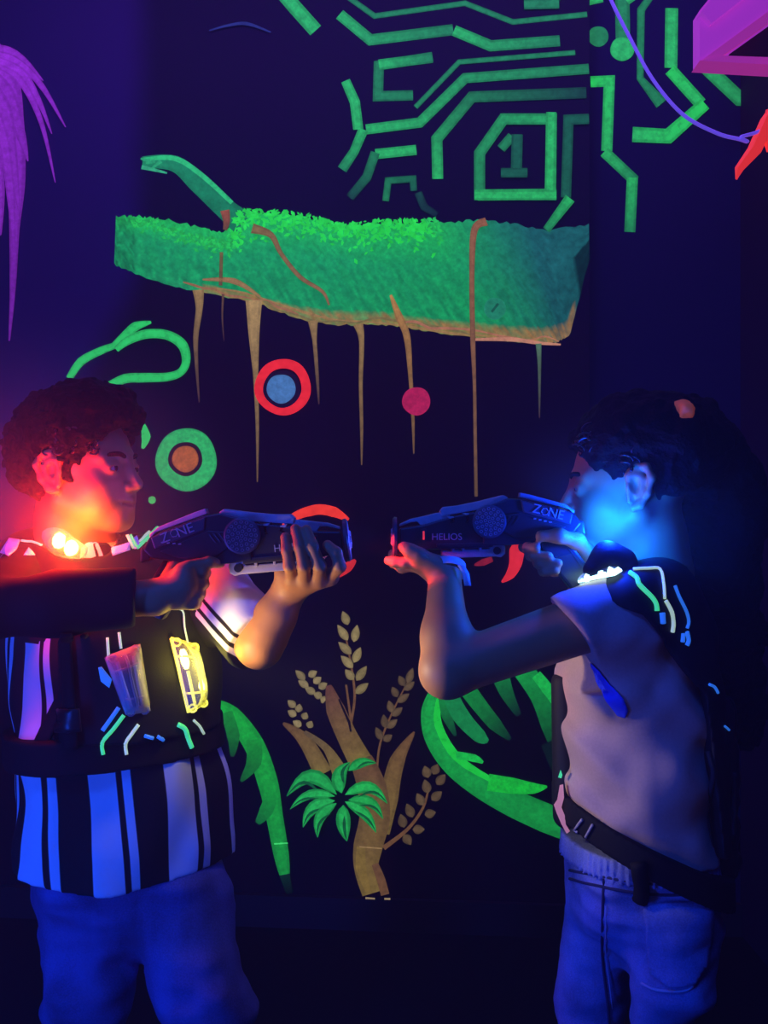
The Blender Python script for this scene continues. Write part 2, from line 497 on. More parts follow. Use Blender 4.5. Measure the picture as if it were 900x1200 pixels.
# moss leaflets along the top
for k in range(900):
    s_ = rng.uniform(.05, .72) if k % 3 else rng.uniform(.27, .72)
    a = interp(top, s_); b = interp(bot, s_)
    t = abs(rng.normal(0, .10)) + (.02 if s_ < .27 else -.035) + (.1 if .12 < s_ < .3 else 0)
    q = a * (1 - t) + b * t
    an = rng.uniform(0, 6.28); L = rng.uniform(2, 4.2)
    br = rng.uniform(.75, 1.25)
    c = np.array(lin(38, 212, 62)) * br if .28 < s_ < .7 else np.array(lin(34, 180, 66)) * br
    d = np.array([math.cos(an), math.sin(an)]); n_ = np.array([-d[1], d[0]])
    p.add([q - d * L, q + n_ * L * .5, q + d * L, q - n_ * L * .5], [(0, 1, 2, 3)], [tuple(c)] * 4, off=.0016 + .0000008 * k)
p.n = 8
for y0, s0, s1, cc in ((383, 250, 640, lin(150, 120, 60)), (376, 300, 560, lin(120, 110, 55)), (390, 470, 655, lin(165, 110, 70)), (349, 215, 350, lin(150, 105, 60))):
    xs_ = np.linspace(s0, s1, 12)
    tb = [(x, interp(bot, np.interp(x, [b_[0] for b_ in bot[:14]], np.linspace(0, 13 / 15, 14)))[1] - rng.uniform(1, 9)) for x in xs_]
    p.stroke(tb, [1.5] + [rng.uniform(1.5, 3.5) for _ in range(10)] + [1], cc, smooth=4)
p.stroke([(555, 398), (600, 398), (630, 402), (657, 404)], [3, 5, 4, 2], lin(190, 130, 90), smooth=4)
p.disc(580, 362, 13, lin(30, 128, 84), edge=1.15)
p.stroke([(576, 366), (584, 356)], 3, lin(20, 90, 60))
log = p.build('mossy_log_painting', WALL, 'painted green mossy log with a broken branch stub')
# hanging roots: each its own part of the log painting
OC = lin(150, 122, 62); OD = lin(96, 72, 44); DK = lin(60, 38, 40)
def root(pts, w, c, c2):
    q = Paint(off=.0045)
    q.stroke(pts, w, c, c2, edge=.8, smooth=6)
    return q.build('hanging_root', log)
root([(233, 340), (234, 362), (230, 395), (231, 430), (234, 472)], [14, 8, 6, 4, 1.5], OC, DK)
root([(262, 345), (261, 372), (263, 400)], [3, 2, 1], OD, DK)
root([(298, 352), (298, 390), (300, 440), (302, 500), (302, 565)], [20, 13, 6, 4, 1.5], lin(172, 142, 75), OD)
root([(367, 376), (369, 400), (372, 440), (374, 474)], [12, 5, 4, 1.5], OC, DK)
root([(420, 380), (424, 400), (423, 450), (424, 500), (424, 545)], [12, 6, 4.5, 4, 1.5], OC, OD)
root([(458, 346), (468, 372), (477, 395), (481, 440), (484, 490), (485, 532)], [3, 9, 8, 5, 4, 1.5], lin(178, 130, 60), OD)
root([(570, 260), (556, 270), (553, 320), (554, 395), (556, 450), (557, 520), (558, 582)], [10, 8, 6, 6, 4, 4, 4], lin(150, 100, 58), OD)
root([(631, 403), (632, 430), (632, 490)], [7, 4, 1.5], lin(80, 120, 80), DK)
root([(264, 247), (266, 260), (264, 270)], [11, 8, 5], lin(150, 82, 48), OD)
root([(296, 268), (318, 276), (330, 298), (352, 325), (378, 342), (386, 358)], [12, 7, 5, 5, 4, 2], lin(120, 100, 50), lin(140, 100, 58))
root([(260, 296), (259, 335)], [4, 4], lin(110, 100, 45), OD)
root([(238, 328), (275, 330), (305, 348)], [2, 7, 3], lin(150, 112, 62), OC)

# --- ring targets and dots
def ring_set(name, items, label):
    q = Paint(off=.006)
    for it in items: q.disc(*it[0], **it[1])
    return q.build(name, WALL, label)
ring_set('ring_painting', [((332, 454, 33, lin(235, 42, 42)), dict(r0=22, edge=1.0)), ((331, 456, 22, lin(24, 12, 34)), {}), ((330, 456, 17, lin(70, 118, 150)), dict(edge=.9))], 'red painted ring around a pale blue disc')
ring_set('ring_painting', [((219, 539, 36, lin(44, 178, 84)), dict(r0=16, ry=37, edge=.75)), ((218, 538, 20, lin(40, 18, 22)), {}), ((218, 538, 15.5, lin(176, 92, 38)), dict(edge=.8))], 'green painted ring around an orange disc')
ring_set('dot_painting', [((488, 470.5, 16.5, lin(172, 32, 72)), dict(edge=1.0))], 'crimson painted dot')
ring_set('dot_painting', [((179, 586, 4.5, lin(60, 190, 80)), {})], 'tiny green painted dot')
q = Paint(off=.006)
q.stroke([(334 + 0, 606)] and [(360, 604), (376, 598), (392, 600), (409, 609)], [3, 10, 12, 3], lin(245, 58, 36), smooth=6)
q.stroke([(331, 620), (342, 608), (356, 601), (374, 597), (391, 600), (407, 609)], [6, 9, 11, 12, 12, 3], lin(245, 58, 36), smooth=6)
q.stroke([(417, 656), (408, 664), (395, 671), (378, 676)], [3, 12, 13, 9], lin(205, 42, 42), smooth=6)
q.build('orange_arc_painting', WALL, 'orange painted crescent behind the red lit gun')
q = Paint(off=.006)
q.stroke([(611, 630), (606, 645), (604, 660), (598, 673), (588, 682)], [6, 18, 15, 11, 2], lin(225, 42, 44), smooth=6)
q.stroke([(577, 655), (566, 659), (556, 662)], [6, 8, 2], lin(130, 26, 40), smooth=4)
q.build('orange_arc_painting', WALL, 'red painted flame shape behind the blue lit gun')

q = Paint(off=.006)
q.stroke([(246, 37), (268, 31), (290, 29), (318, 39)], [1.5, 3, 4, 1.5], lin(34, 46, 92), smooth=5)
q.build('smudge', WALL, 'faint pale smear high on the dark wall')
# --- vine squiggle
q = Paint(off=.006)
VG = lin(42, 200, 84)
q.stroke([(82, 444), (96, 424), (120, 411), (137, 405)], [8, 10, 9, 7], VG, smooth=6, edge=.75)
q.stroke([(134, 405), (148, 393), (160, 383), (178, 378)], [6, 10, 11, 3], VG, smooth=6, edge=.75)
q.stroke([(137, 410), (150, 400), (172, 392), (196, 393), (214, 404), (219, 422), (213, 436), (197, 442), (170, 443), (148, 444), (128, 453)], [7, 10, 11, 11, 12, 10, 9, 10, 11, 11, 10], VG, smooth=6, edge=.75)
q.stroke([(168, 497), (172, 512), (168, 526)], [5, 11, 3], VG, smooth=5)
q.build('vine_painting', WALL, 'looping green painted vine above the boy in stripes')

# --- violet plume at the left
q = Paint(off=.006)
PU = np.array(lin(150, 48, 185))
q.stroke([(-30, 60), (0, 90), (14, 140), (20, 210), (18, 270), (16, 340), (12, 400)], [60, 44, 30, 22, 12, 7, 2], PU * .85, PU * .45, smooth=8, edge=.75)
for k, (pts_, w_) in enumerate([
    ([(-20, 62), (20, 72), (50, 102), (78, 150)], 10), ([(-20, 70), (20, 90), (48, 140), (66, 215)], 9),
    ([(-20, 80), (10, 110), (26, 160), (34, 190)], 16), ([(-20, 56), (10, 60), (30, 72), (52, 96)], 9),
    ([(-20, 66), (24, 84), (46, 118), (62, 158)], 10), ([(-20, 90), (6, 130), (16, 190), (24, 250)], 18),
    ([(-20, 100), (4, 160), (14, 230), (18, 300)], 14), ([(-10, 150), (0, 220), (-2, 280)], 14)]):
    q.stroke(pts_, [w_, w_, w_ * .7, 1.2], PU * rng.uniform(.75, 1.05), PU * .6, smooth=8, edge=.8)
q.build('plume_painting', WALL, 'violet painted plume')

# --- left frond
q = Paint(off=.006)
FG = lin(24, 172, 52)
q.stroke([(246, 824), (272, 838), (298, 872), (314, 915), (322, 955), (330, 1000), (334, 1024)], [14, 22, 24, 24, 20, 18, 12], FG, lin(22, 140, 52), smooth=7, edge=.8)
q.stroke([(266, 834), (274, 862), (273, 886)], [14, 15, 4], lin(22, 140, 46), lin(10, 60, 30), smooth=5)
q.stroke([(298, 866), (298, 892), (283, 915)], [18, 18, 3], lin(22, 145, 46), lin(12, 80, 34), smooth=5)
q.stroke([(320, 930), (312, 950), (302, 964)], [16, 16, 6], lin(22, 150, 50), lin(14, 90, 40), smooth=5)
q.stroke([(322, 988), (338, 987)], 1.5, lin(70, 220, 100))
q.stroke([(334, 1024), (340, 1046)], [12, 8], lin(8, 40, 30), lin(3, 10, 12))
q.build('frond_painting', WALL, 'green painted frond behind the striped shirt')

# --- right frond
q = Paint(off=.006)
q.stroke([(512, 806), (504, 832), (508, 862), (528, 893), (560, 918), (600, 940), (640, 958), (672, 972)], [12, 20, 22, 24, 28, 32, 34, 30], lin(20, 165, 62), lin(20, 140, 58), smooth=7, edge=.85)
q.stroke([(516, 812), (513, 845), (530, 880), (556, 902), (600, 925)], [5, 9, 10, 8, 4], lin(28, 200, 60), smooth=7)
q.stroke([(534, 884), (556, 888), (566, 893)], [9, 9, 3], lin(24, 185, 66), smooth=4)
q.stroke([(572, 916), (600, 920), (625, 923), (641, 921)], [20, 19, 13, 2], lin(22, 180, 52), smooth=5)
q.stroke([(518, 812), (524, 838), (534, 862)], [10, 13, 3], lin(18, 140, 56), lin(8, 50, 34), smooth=4)
q.stroke([(524, 806), (540, 838), (562, 862), (572, 868)], [18, 20, 16, 4], lin(18, 128, 62), smooth=5)
q.stroke([(544, 802), (562, 826), (580, 848), (598, 866)], [20, 18, 16, 4], lin(18, 140, 56), lin(6, 30, 26), smooth=5)
q.stroke([(586, 790), (594, 812), (608, 838)], [22, 16, 6], lin(18, 125, 54), lin(6, 24, 26), smooth=5)
q.stroke([(612, 782), (632, 815), (644, 850), (652, 880)], [26, 22, 20, 10], lin(20, 150, 60), lin(5, 30, 24), smooth=6)
q.stroke([(628, 790), (642, 808), (648, 824)], [12, 14, 3], lin(26, 175, 66), smooth=5)
q.stroke([(640, 870), (656, 900)], [14, 20], lin(5, 24, 22))
q.build('frond_painting', WALL, 'big curved green painted frond under the raised arm')

# --- ochre seed plant with a green rosette
q = Paint(off=.006)
TR = lin(122, 100, 44); TB = lin(104, 72, 42); SE = lin(138, 122, 72); SD = lin(92, 74, 46)
def seeds(pairs, w, c):
    for a, b in pairs: q.leaf(a, b, w, np.array(c) * rng.uniform(.85, 1.15), edge=.7)
q.stroke([(414, 862), (406, 802)], [3, 2.4], TB)
q.stroke([(412, 845), (416, 815), (412, 780), (406, 748)], [3, 3, 2.5, 2], TB, smooth=5)
seeds([((408, 732), (402, 716)), ((408, 750), (396, 732)), ((415, 752), (419, 732)), ((412, 766), (397, 752)), ((415, 776), (423, 758)), ((414, 782), (400, 768)), ((415, 796), (405, 784)), ((418, 797), (430, 780)), ((417, 812), (432, 800))], 10, SE)
seeds([((358, 796), (347, 785)), ((362, 792), (372, 786)), ((362, 804), (350, 797)), ((368, 800), (377, 793)), ((370, 812), (358, 805)), ((374, 806), (384, 800)), ((378, 816), (368, 812)), ((382, 820), (376, 818))], 9, SE)
seeds([((347, 828), (338, 820)), ((350, 834), (352, 824)), ((348, 838), (338, 832)), ((356, 842), (360, 834)), ((354, 850), (344, 844)), ((362, 852), (366, 844))], 9, SE)
q.stroke([(442, 905), (446, 870), (462, 830), (480, 795)], [2.5, 2.5, 2, 1.5], TB, smooth=5)
seeds([((478, 800), (484, 782)), ((474, 803), (468, 791)), ((474, 808), (486, 798)), ((466, 816), (460, 804)), ((466, 822), (480, 812)), ((460, 834), (456, 820)), ((460, 838), (472, 828)), ((452, 852), (450, 836)), ((454, 852), (466, 842)), ((448, 866), (441, 851)), ((450, 867), (460, 860))], 9, SD)
q.stroke([(450, 992), (478, 970), (496, 945), (503, 920)], [6, 4, 3, 2], TB, smooth=5)
seeds([((502, 910), (498, 896)), ((508, 906), (513, 894)), ((502, 928), (498, 912)), ((512, 918), (522, 906)), ((496, 942), (489, 928)), ((506, 936), (518, 926)), ((484, 956), (477, 940)), ((498, 953), (511, 950)), ((474, 968), (470, 952)), ((484, 970), (498, 970)), ((474, 976), (482, 988))], 11, SD)
q.stroke([(333, 846), (358, 866), (380, 905)], [3, 16, 22], TB, TR, smooth=6, edge=.8)
q.stroke([(358, 856), (384, 876), (400, 905)], [4, 9, 20], SD, TR, smooth=6)
q.stroke([(386, 802), (394, 830), (408, 862), (424, 892)], [6, 22, 24, 28], lin(96, 56, 44), TR, smooth=6, edge=.85)
q.stroke([(398, 818), (410, 845), (412, 856)], [2, 3, 2], lin(20, 10, 20))
q.stroke([(486, 856), (466, 890), (456, 935), (450, 975)], [2, 18, 22, 14], TB, TR, smooth=6, edge=.75)
q.stroke([(424, 888), (436, 920), (440, 955), (432, 990), (430, 1015), (438, 1044)], [26, 34, 36, 34, 28, 26], lin(100, 68, 42), TR, smooth=7, edge=.8)
q.stroke([(424, 990), (424, 1015), (432, 1042)], [10, 12, 6], lin(124, 100, 42), smooth=5)
q.stroke([(440, 1010), (447, 1028), (452, 1046)], [8, 10, 10], TB, smooth=4)
q.stroke([(422, 990), (448, 992)], 1.5, lin(150, 120, 70))
q.stroke([(429, 1050), (440, 1051)], 3, lin(150, 130, 90)); q.stroke([(451, 1051), (458, 1051)], 3, lin(150, 130, 90))
q.build('seed_plant_painting', WALL, 'ochre painted plant with seed heads')
q = Paint(off=.026)
LG = lin(34, 170, 70)
for (a, b, w, bd) in (((396, 928), (338, 930), 17, 22), ((394, 930), (342, 945), 11, 10), ((394, 935), (357, 966), 14, 10), ((396, 938), (374, 978), 13, 9), ((404, 940), (408, 982), 17, 2),
                      ((406, 936), (442, 972), 13, -6), ((410, 934), (450, 956), 12, -10), ((406, 928), (455, 938), 14, -14), ((402, 926), (412, 890), 17, -8), ((410, 900), (442, 891), 12, -5)):
    q.leaf(a, b, w, np.array(LG) * rng.uniform(.85, 1.15), edge=.62, bend=bd)
    q.leaf((np.array(a) * .7 + np.array(b) * .3), b, w * .22, np.array(lin(14, 90, 44)), bend=bd * .7)
q.build('rosette_painting', WALL, 'green painted leaf rosette on the ochre plant')


# ------------------------------------------------------------------ implicit surfaces
_L = rng.rand(32, 32, 32).astype(np.float32)


def vnoise(X, Y, Z):
    X, Y, Z = np.broadcast_arrays(X, Y, Z)
    xi, yi, zi = np.floor(X).astype(int), np.floor(Y).astype(int), np.floor(Z).astype(int)
    fx, fy, fz = X - xi, Y - yi, Z - zi
    fx, fy, fz = [f * f * (3 - 2 * f) for f in (fx, fy, fz)]
    r = 0
    for a in (0, 1):
        for b in (0, 1):
            for c in (0, 1):
                w = (fx if a else 1 - fx) * (fy if b else 1 - fy) * (fz if c else 1 - fz)
                r = r + w * _L[(xi + a) & 31, (yi + b) & 31, (zi + c) & 31]
    return r * 2 - 1


class Field:
    def __init__(s, xs, ys, zs):
        s.c = [np.asarray(a, np.float32) for a in (xs, ys, zs)]
        s.F = np.full([len(a) for a in s.c], 1.0, np.float32)

    def sl(s, lo, hi):
        r = []
        for a, l, h in zip(s.c, lo, hi):
            i, j = np.searchsorted(a, l), np.searchsorted(a, h)
            r.append(slice(max(i - 1, 0), min(j + 1, len(a))))
        return tuple(r)

    def co(s, S):
        x, y, z = [a[i] for a, i in zip(s.c, S)]
        return x[:, None, None], y[None, :, None], z[None, None, :]

    def put(s, fn, lo, hi, k=.01, op='add'):
        pad = k + .012
        S = s.sl(np.array(lo) - pad, np.array(hi) + pad)
        if any(i.start >= i.stop for i in S): return
        d = fn(*s.co(S)); f = s.F[S]
        if op == 'add':
            h = np.maximum(k - np.abs(f - d), 0) / max(k, 1e-6)
            s.F[S] = np.minimum(f, d) - h * h * k * .25
        elif op == 'sub':
            d = -d; h = np.maximum(k - np.abs(f - d), 0) / max(k, 1e-6)
            s.F[S] = np.maximum(f, d) + h * h * k * .25

    def cone(s, a, b, ra, rb, k=.012, op='add'):
        a, b = np.array(a, np.float32), np.array(b, np.float32)
        d = b - a; L2 = float(d @ d) + 1e-12; R = max(ra, rb)

        def fn(X, Y, Z):
            t = np.clip(((X - a[0]) * d[0] + (Y - a[1]) * d[1] + (Z - a[2]) * d[2]) / L2, 0, 1)
            return np.sqrt((X - a[0] - t * d[0]) ** 2 + (Y - a[1] - t * d[1]) ** 2 + (Z - a[2] - t * d[2]) ** 2) - (ra + t * (rb - ra))
        s.put(fn, np.minimum(a, b) - R, np.maximum(a, b) + R, k, op)

    def chain(s, pts, rs, k=.012, op='add'):
        for i in range(len(pts) - 1): s.cone(pts[i], pts[i + 1], rs[i], rs[i + 1], k, op)

    def ell(s, c, ax, r, k=.012, op='add'):
        c = np.array(c, np.float32); ax = [np.array(a, np.float32) for a in ax]; R = max(r)

        def fn(X, Y, Z):
            k0 = k1 = 0
            for a, q in zip(ax, r):
                l = (X - c[0]) * a[0] + (Y - c[1]) * a[1] + (Z - c[2]) * a[2]
                k0 = k0 + (l / q) ** 2; k1 = k1 + (l / q ** 2) ** 2
            k0 = np.sqrt(k0); k1 = np.sqrt(k1) + 1e-9
            return k0 * (k0 - 1) / k1
        s.put(fn, c - R, c + R, k, op)

    def loft(s, L, f, grow=0.0, k=.015, z0=None, z1=None, p=2.3):
        """stack of oval sections (z, cx, cy, half width, half depth) facing plan direction f"""
        L = np.array(sorted(L), np.float32); f = np.array(f[:2], np.float32); f /= np.linalg.norm(f); r = np.array([f[1], -f[0]])
        zl = L[0, 0] if z0 is None else z0; zh = L[-1, 0] if z1 is None else z1

        def fn(X, Y, Z):
            g = [np.interp(Z.ravel(), L[:, 0], L[:, i]).astype(np.float32)[None, None, :] for i in range(1, 5)]
            w, d = g[2] + grow, g[3] + grow
            l = (X - g[0]) * r[0] + (Y - g[1]) * r[1]; q = (X - g[0]) * f[0] + (Y - g[1]) * f[1]
            rad = (np.abs(l / w) ** p + np.abs(q / d) ** p) ** (1 / p)
            dd = (rad - 1) * np.minimum(w, d) * .9
            return np.maximum(dd, np.maximum(zl - Z, Z - zh))
        R = max(L[:, 3].max(), L[:, 4].max()) + grow
        s.put(fn, (L[:, 1].min() - R, L[:, 2].min() - R, zl), (L[:, 1].max() + R, L[:, 2].max() + R, zh), k)

    def clip(s, pt, n):
        """keep the side the normal points away from"""
        n = np.array(n, float); n /= np.linalg.norm(n)
        X, Y, Z = s.co((slice(None),) * 3)
        s.F = np.maximum(s.F, ((X - pt[0]) * n[0] + (Y - pt[1]) * n[1] + (Z - pt[2]) * n[2]).astype(np.float32))

    def bump(s, amp, fr, lo=None, hi=None, ani=(1, 1, 1), seed=0.0):
        S = s.sl(lo, hi) if lo is not None else (slice(None),) * 3
        X, Y, Z = s.co(S)
        near = np.abs(s.F[S]) < .05
        i, j, k = np.nonzero(near)
        if not len(i): return
        sub = s.F[S]
        n = vnoise(X[i, 0, 0] * fr * ani[0] + seed, Y[0, j, 0] * fr * ani[1] + seed, Z[0, 0, k] * fr * ani[2] + seed)
        sub[i, j, k] += (amp * n).astype(np.float32)

    def mesh(s):
        F = s.F.copy()
        F[0] = F[-1] = 1; F[:, 0] = F[:, -1] = 1; F[:, :, 0] = F[:, :, -1] = 1
        In = F < 0
        n = [d - 1 for d in F.shape]
        cnt = np.zeros(n, np.uint8)
        offs = [(a, b, c) for a in (0, 1) for b in (0, 1) for c in (0, 1)]
        sl3 = lambda o: tuple(slice(o[i], o[i] + n[i]) for i in range(3))
        for o in offs: cnt += In[sl3(o)]
        act = (cnt > 0) & (cnt < 8)
        I = np.array(np.nonzero(act)); N = I.shape[1]
        vid = np.full(n, -1, np.int32); vid[act] = np.arange(N)
        acc = np.zeros((N, 3)); num = np.zeros(N)
        for a in offs:
            for ax in range(3):
                if a[ax]: continue
                b = list(a); b[ax] = 1
                fa = F[I[0] + a[0], I[1] + a[1], I[2] + a[2]]; fb = F[I[0] + b[0], I[1] + b[1], I[2] + b[2]]
                cr = (fa < 0) != (fb < 0)
                t = np.where(cr, fa / np.where(cr, fa - fb, 1), 0)
                pos = np.tile(np.array(a, float), (N, 1)); pos[:, ax] += t
                acc[cr] += pos[cr]; num[cr] += 1
        acc /= num[:, None]
        V = np.empty((N, 3))
        for ax in range(3):
            c = s.c[ax]; i = I[ax]
            V[:, ax] = c[i] + acc[:, ax] * (c[i + 1] - c[i])
        Q = []
        for ax in range(3):
            o1, o2 = (ax + 1) % 3, (ax + 2) % 3
            A0 = [slice(None)] * 3; A1 = [slice(None)] * 3
            A0[ax] = slice(0, -1); A1[ax] = slice(1, None)
            for d in (o1, o2): A0[d] = slice(1, -1); A1[d] = slice(1, -1)
            x0, x1 = In[tuple(A0)], In[tuple(A1)]
            E = np.array(np.nonzero(x0 != x1))
            sg = x0[tuple(E)]
            base = E.copy()
            base[o1] += 1; base[o2] += 1
            def g(d1, d2):
                q = base.copy(); q[o1] += d1; q[o2] += d2
                return vid[tuple(q)]
            q4 = np.stack([g(-1, -1), g(0, -1), g(0, 0), g(-1, 0)], 1)
            q4[~sg] = q4[~sg][:, ::-1]
            Q.append(q4)
        Q = np.concatenate(Q)
        Q = Q[(Q >= 0).all(1)]
        return V, Q


def ax_(lo, hi, step):
    return np.arange(lo, hi + step, step)


def zgrid(*segs):
    """(from, to, step) segments joined into one rising axis"""
    r = [np.arange(a, b - st * .5, st) for a, b, st in segs]
    return np.concatenate(r + [[segs[-1][1]]])


def bvh(V, Q):
    return BVHTree.FromPolygons([tuple(map(float, v)) for v in V], [tuple(map(int, q)) for q in Q])


EYE = Vector((0, 0, CAMZ))


def surf(trees, px, py, off=.002, fallback=1.55):
    """first surface point seen along the ray through a photo pixel, lifted off along its normal"""
    d = (at(px, py, 1.0) - EYE).normalized()
    best = None
    for t in trees:
        h = t.ray_cast(EYE, d)
        if h[0] is not None and (best is None or h[3] < best[3]): best = h
    if best is None:
        p0 = at(px, py, fallback)
        near = [t.find_nearest(p0) for t in trees]
        best = min((h for h in near if h[0] is not None), key=lambda h: h[3])
    n = best[1]
    if n.dot(d) > 0: n = -n
    return best[0] + n * off, n


def tube_mesh(name, pts, rs, seg=8, cap=True):
    pts = [Vector(p_) for p_ in pts]; rs = list(rs) if hasattr(rs, '__len__') else [rs] * len(pts)
    bm = bmesh.new(); rings = []
    up = Vector((.13, .21, .97))
    for i, p_ in enumerate(pts):
        t = (pts[min(i + 1, len(pts) - 1)] - pts[max(i - 1, 0)]).normalized()
        a = t.cross(up)
        if a.length < 1e-3: a = t.cross(Vector((1, 0, 0)))
        a.normalize(); b = t.cross(a)
        rings.append([bm.verts.new(p_ + (a * math.cos(2 * math.pi * k / seg) + b * math.sin(2 * math.pi * k / seg)) * rs[i]) for k in range(seg)])
    for r0, r1 in zip(rings, rings[1:]):
        for k in range(seg): bm.faces.new((r0[k], r0[(k + 1) % seg], r1[(k + 1) % seg], r1[k]))
    if cap:
        bm.faces.new(rings[0][::-1]); bm.faces.new(rings[-1])
    bmesh.ops.recalc_face_normals(bm, faces=bm.faces)
    me = bpy.data.meshes.new(name); bm.to_mesh(me); bm.free()
    return me


def smooth_pts(pts, n=5):
    pts = [Vector(q) for q in pts]; out = []
    for i in range(len(pts) - 1):
        p0, p1, p2, p3 = pts[max(i - 1, 0)], pts[i], pts[i + 1], pts[min(i + 2, len(pts) - 1)]
        for k in range(n):
            t = k / n
            out.append(.5 * ((2 * p1) + (-p0 + p2) * t + (2 * p0 - 5 * p1 + 4 * p2 - p3) * t * t + (-p0 + 3 * p1 - 3 * p2 + p3) * t ** 3))
    return out + [pts[-1]]


def join(name, meshes):
    bm = bmesh.new()
    for m in meshes:
        bm.from_mesh(m); bpy.data.meshes.remove(m)
    me = bpy.data.meshes.new(name); bm.to_mesh(me); bm.free()
    return me


def piping(name, trees, pxs, r, m, parent, off=.002, label=None, steps=4):
    P2 = smooth_pts([Vector((a, b, 0)) for a, b in pxs], steps)
    return link(name, tube_mesh(name, [surf(trees, q.x, q.y, off)[0] for q in P2], r), m, parent, label=label)


def decal(name, trees, poly, m, parent, off=.0025, step=4, label=None, thick=.002):
    poly = [Vector(q) for q in poly]
    xs_ = [q.x for q in poly]; ys_ = [q.y for q in poly]
    def inside(x, y):
        c = False; n = len(poly)
        for i in range(n):
            a, b = poly[i], poly[i - 1]
            if (a.y > y) != (b.y > y) and x < (b.x - a.x) * (y - a.y) / (b.y - a.y) + a.x: c = not c
        return c
    ring = []
    for i in range(len(poly)):
        a, b = poly[i], poly[(i + 1) % len(poly)]
        k = max(1, int((b - a).length / step))
        ring += [a.lerp(b, t / k) for t in range(k)]
    pts = list(ring)
    y = min(ys_) + step * .5
    while y < max(ys_):
        x = min(xs_) + step * .5
        while x < max(xs_):
            if inside(x, y) and min((Vector((x, y)) - q).length for q in ring) > step * .45: pts.append(Vector((x, y)))
            x += step
        y += step
    v, e, f, *_ = delaunay_2d_cdt(pts, [], [list(range(len(ring)))], 1, 1e-4)
    me = bpy.data.meshes.new(name)
    me.from_pydata([tuple(surf(trees, q.x, q.y, off)[0]) for q in v], [], [list(q) for q in f])
    o = link(name, me, m, parent, label=label)
    so = o.modifiers.new('thickness', 'SOLIDIFY'); so.thickness = thick; so.offset = 0
    return o


# ------------------------------------------------------------------ people
class Frame:
    def __init__(s, O, f, s_=1.0, pitch=0.0):
        f = np.array([f[0], f[1], 0.0]); f /= np.linalg.norm(f)
        u = np.array([0, 0, 1.0])
        s.r = np.cross(f, u)
        c, q = math.cos(pitch), math.sin(pitch)
        s.f = f * c + u * q; s.u = u * c - f * q
        s.O, s.s = np.array(O), s_

    def P(s, f, r, u): return s.O + s.s * (f * s.f + r * s.r + u * s.u)

    @property
    def ax(s): return (s.f, s.r, s.u)


def head(F, h, slit=.0036):
    S = h.s; P = h.P; c = lambda *a, **k: F.cone(*a, **k)
    R = lambda t: tuple(S * q for q in t)
    F.ell(P(-.014, 0, .030), h.ax, R((.093, .073, .078)), .01)
    F.ell(P(.030, 0, -.025), h.ax, R((.056, .056, .068)), .03 * S)
    for q in (-1, 1):
        c(P(-.006, q * .050, -.045), P(.060, q * .014, -.082), .020 * S, .015 * S, k=.025)
        c(P(.048, q * .033, -.030), P(.056, q * .024, -.050), .024 * S, .020 * S, k=.02)
        c(P(.076, q * .010, .019), P(.062, q * .042, .017), .010 * S, .010 * S, k=.012)
    c(P(.072, -.006, -.083), P(.072, .006, -.083), .013 * S, .013 * S, k=.018)
    c(P(.066, 0, -.050), P(.066, 0, -.060), .023 * S, .022 * S, k=.015)
    F.cone(P(-.025, 0, -.05), P(-.04, 0, -.14), .050 * S, .047 * S, k=.02)
    for q in (-1, 1):     # sockets
        F.ell(P(.092, q * .031, .000), h.ax, R((.016, .018, .012)), .012, 'sub')
    # nose
    c(P(.080, 0, .012), P(.101, 0, -.026), .0065 * S, .0095 * S, k=.010)
    for q in (-1, 1): c(P(.090, q * .0105, -.031), P(.094, q * .007, -.031), .0075 * S, .007 * S, k=.005)
    for q in (-1, 1): F.ell(P(.097, q * .006, -.0385), h.ax, R((.004, .003, .004)), .002, 'sub')
    # lips
    for q in (-1, 1):
        c(P(.0875, 0, -.0525), P(.073, q * .024, -.0535), .0055 * S, .003 * S, k=.005)
        c(P(.086, 0, -.0635), P(.073, q * .022, -.0555), .006 * S, .003 * S, k=.005)
        c(P(.0935, 0, -.058), P(.078, q * .025, -.0545), .0022 * S, .0018 * S, k=.0025, op='sub')
    for q in (-1, 1):     # eyelids round the eyeball with a slit
        F.ell(P(.071, q * .031, .000), h.ax, R((.0145, .015, .0135)), .006)
        F.ell(P(.084, q * .031, -.001), h.ax, R((.010, .0120, slit)), .002, 'sub')
    for q in (-1, 1):     # ears
        ear = [(.010, -.022), (.012, -.002), (.012, .016), (.002, .029), (-.013, .027), (-.021, .010), (-.016, -.012), (-.006, -.028), (.003, -.032)]
        rake = lambda a, b: P(a - .006 - .1 * b, q * (.076 + max(0, -a) * .45), b - .004)
        pl = [rake(a, b) for a, b in ear]
        F.cone(P(-.006, q * .070, .010), P(-.006, q * .070, -.018), .013 * S, .010 * S, k=.006)
        F.chain(pl, [.004 * S, .0035 * S, .0045 * S, .005 * S, .005 * S, .005 * S, .005 * S, .006 * S, .006 * S], k=.006)
        F.ell(P(-.010, q * .0765, -.002), h.ax, R((.012, .006, .020)), .004)
        F.ell(P(-.004, q * .084, -.004), h.ax, R((.008, .009, .013)), .004, 'sub')
        F.chain([rake(-.004, .022), rake(-.010, .008), rake(-.006, -.010)], [.0025 * S] * 3, k=.004)


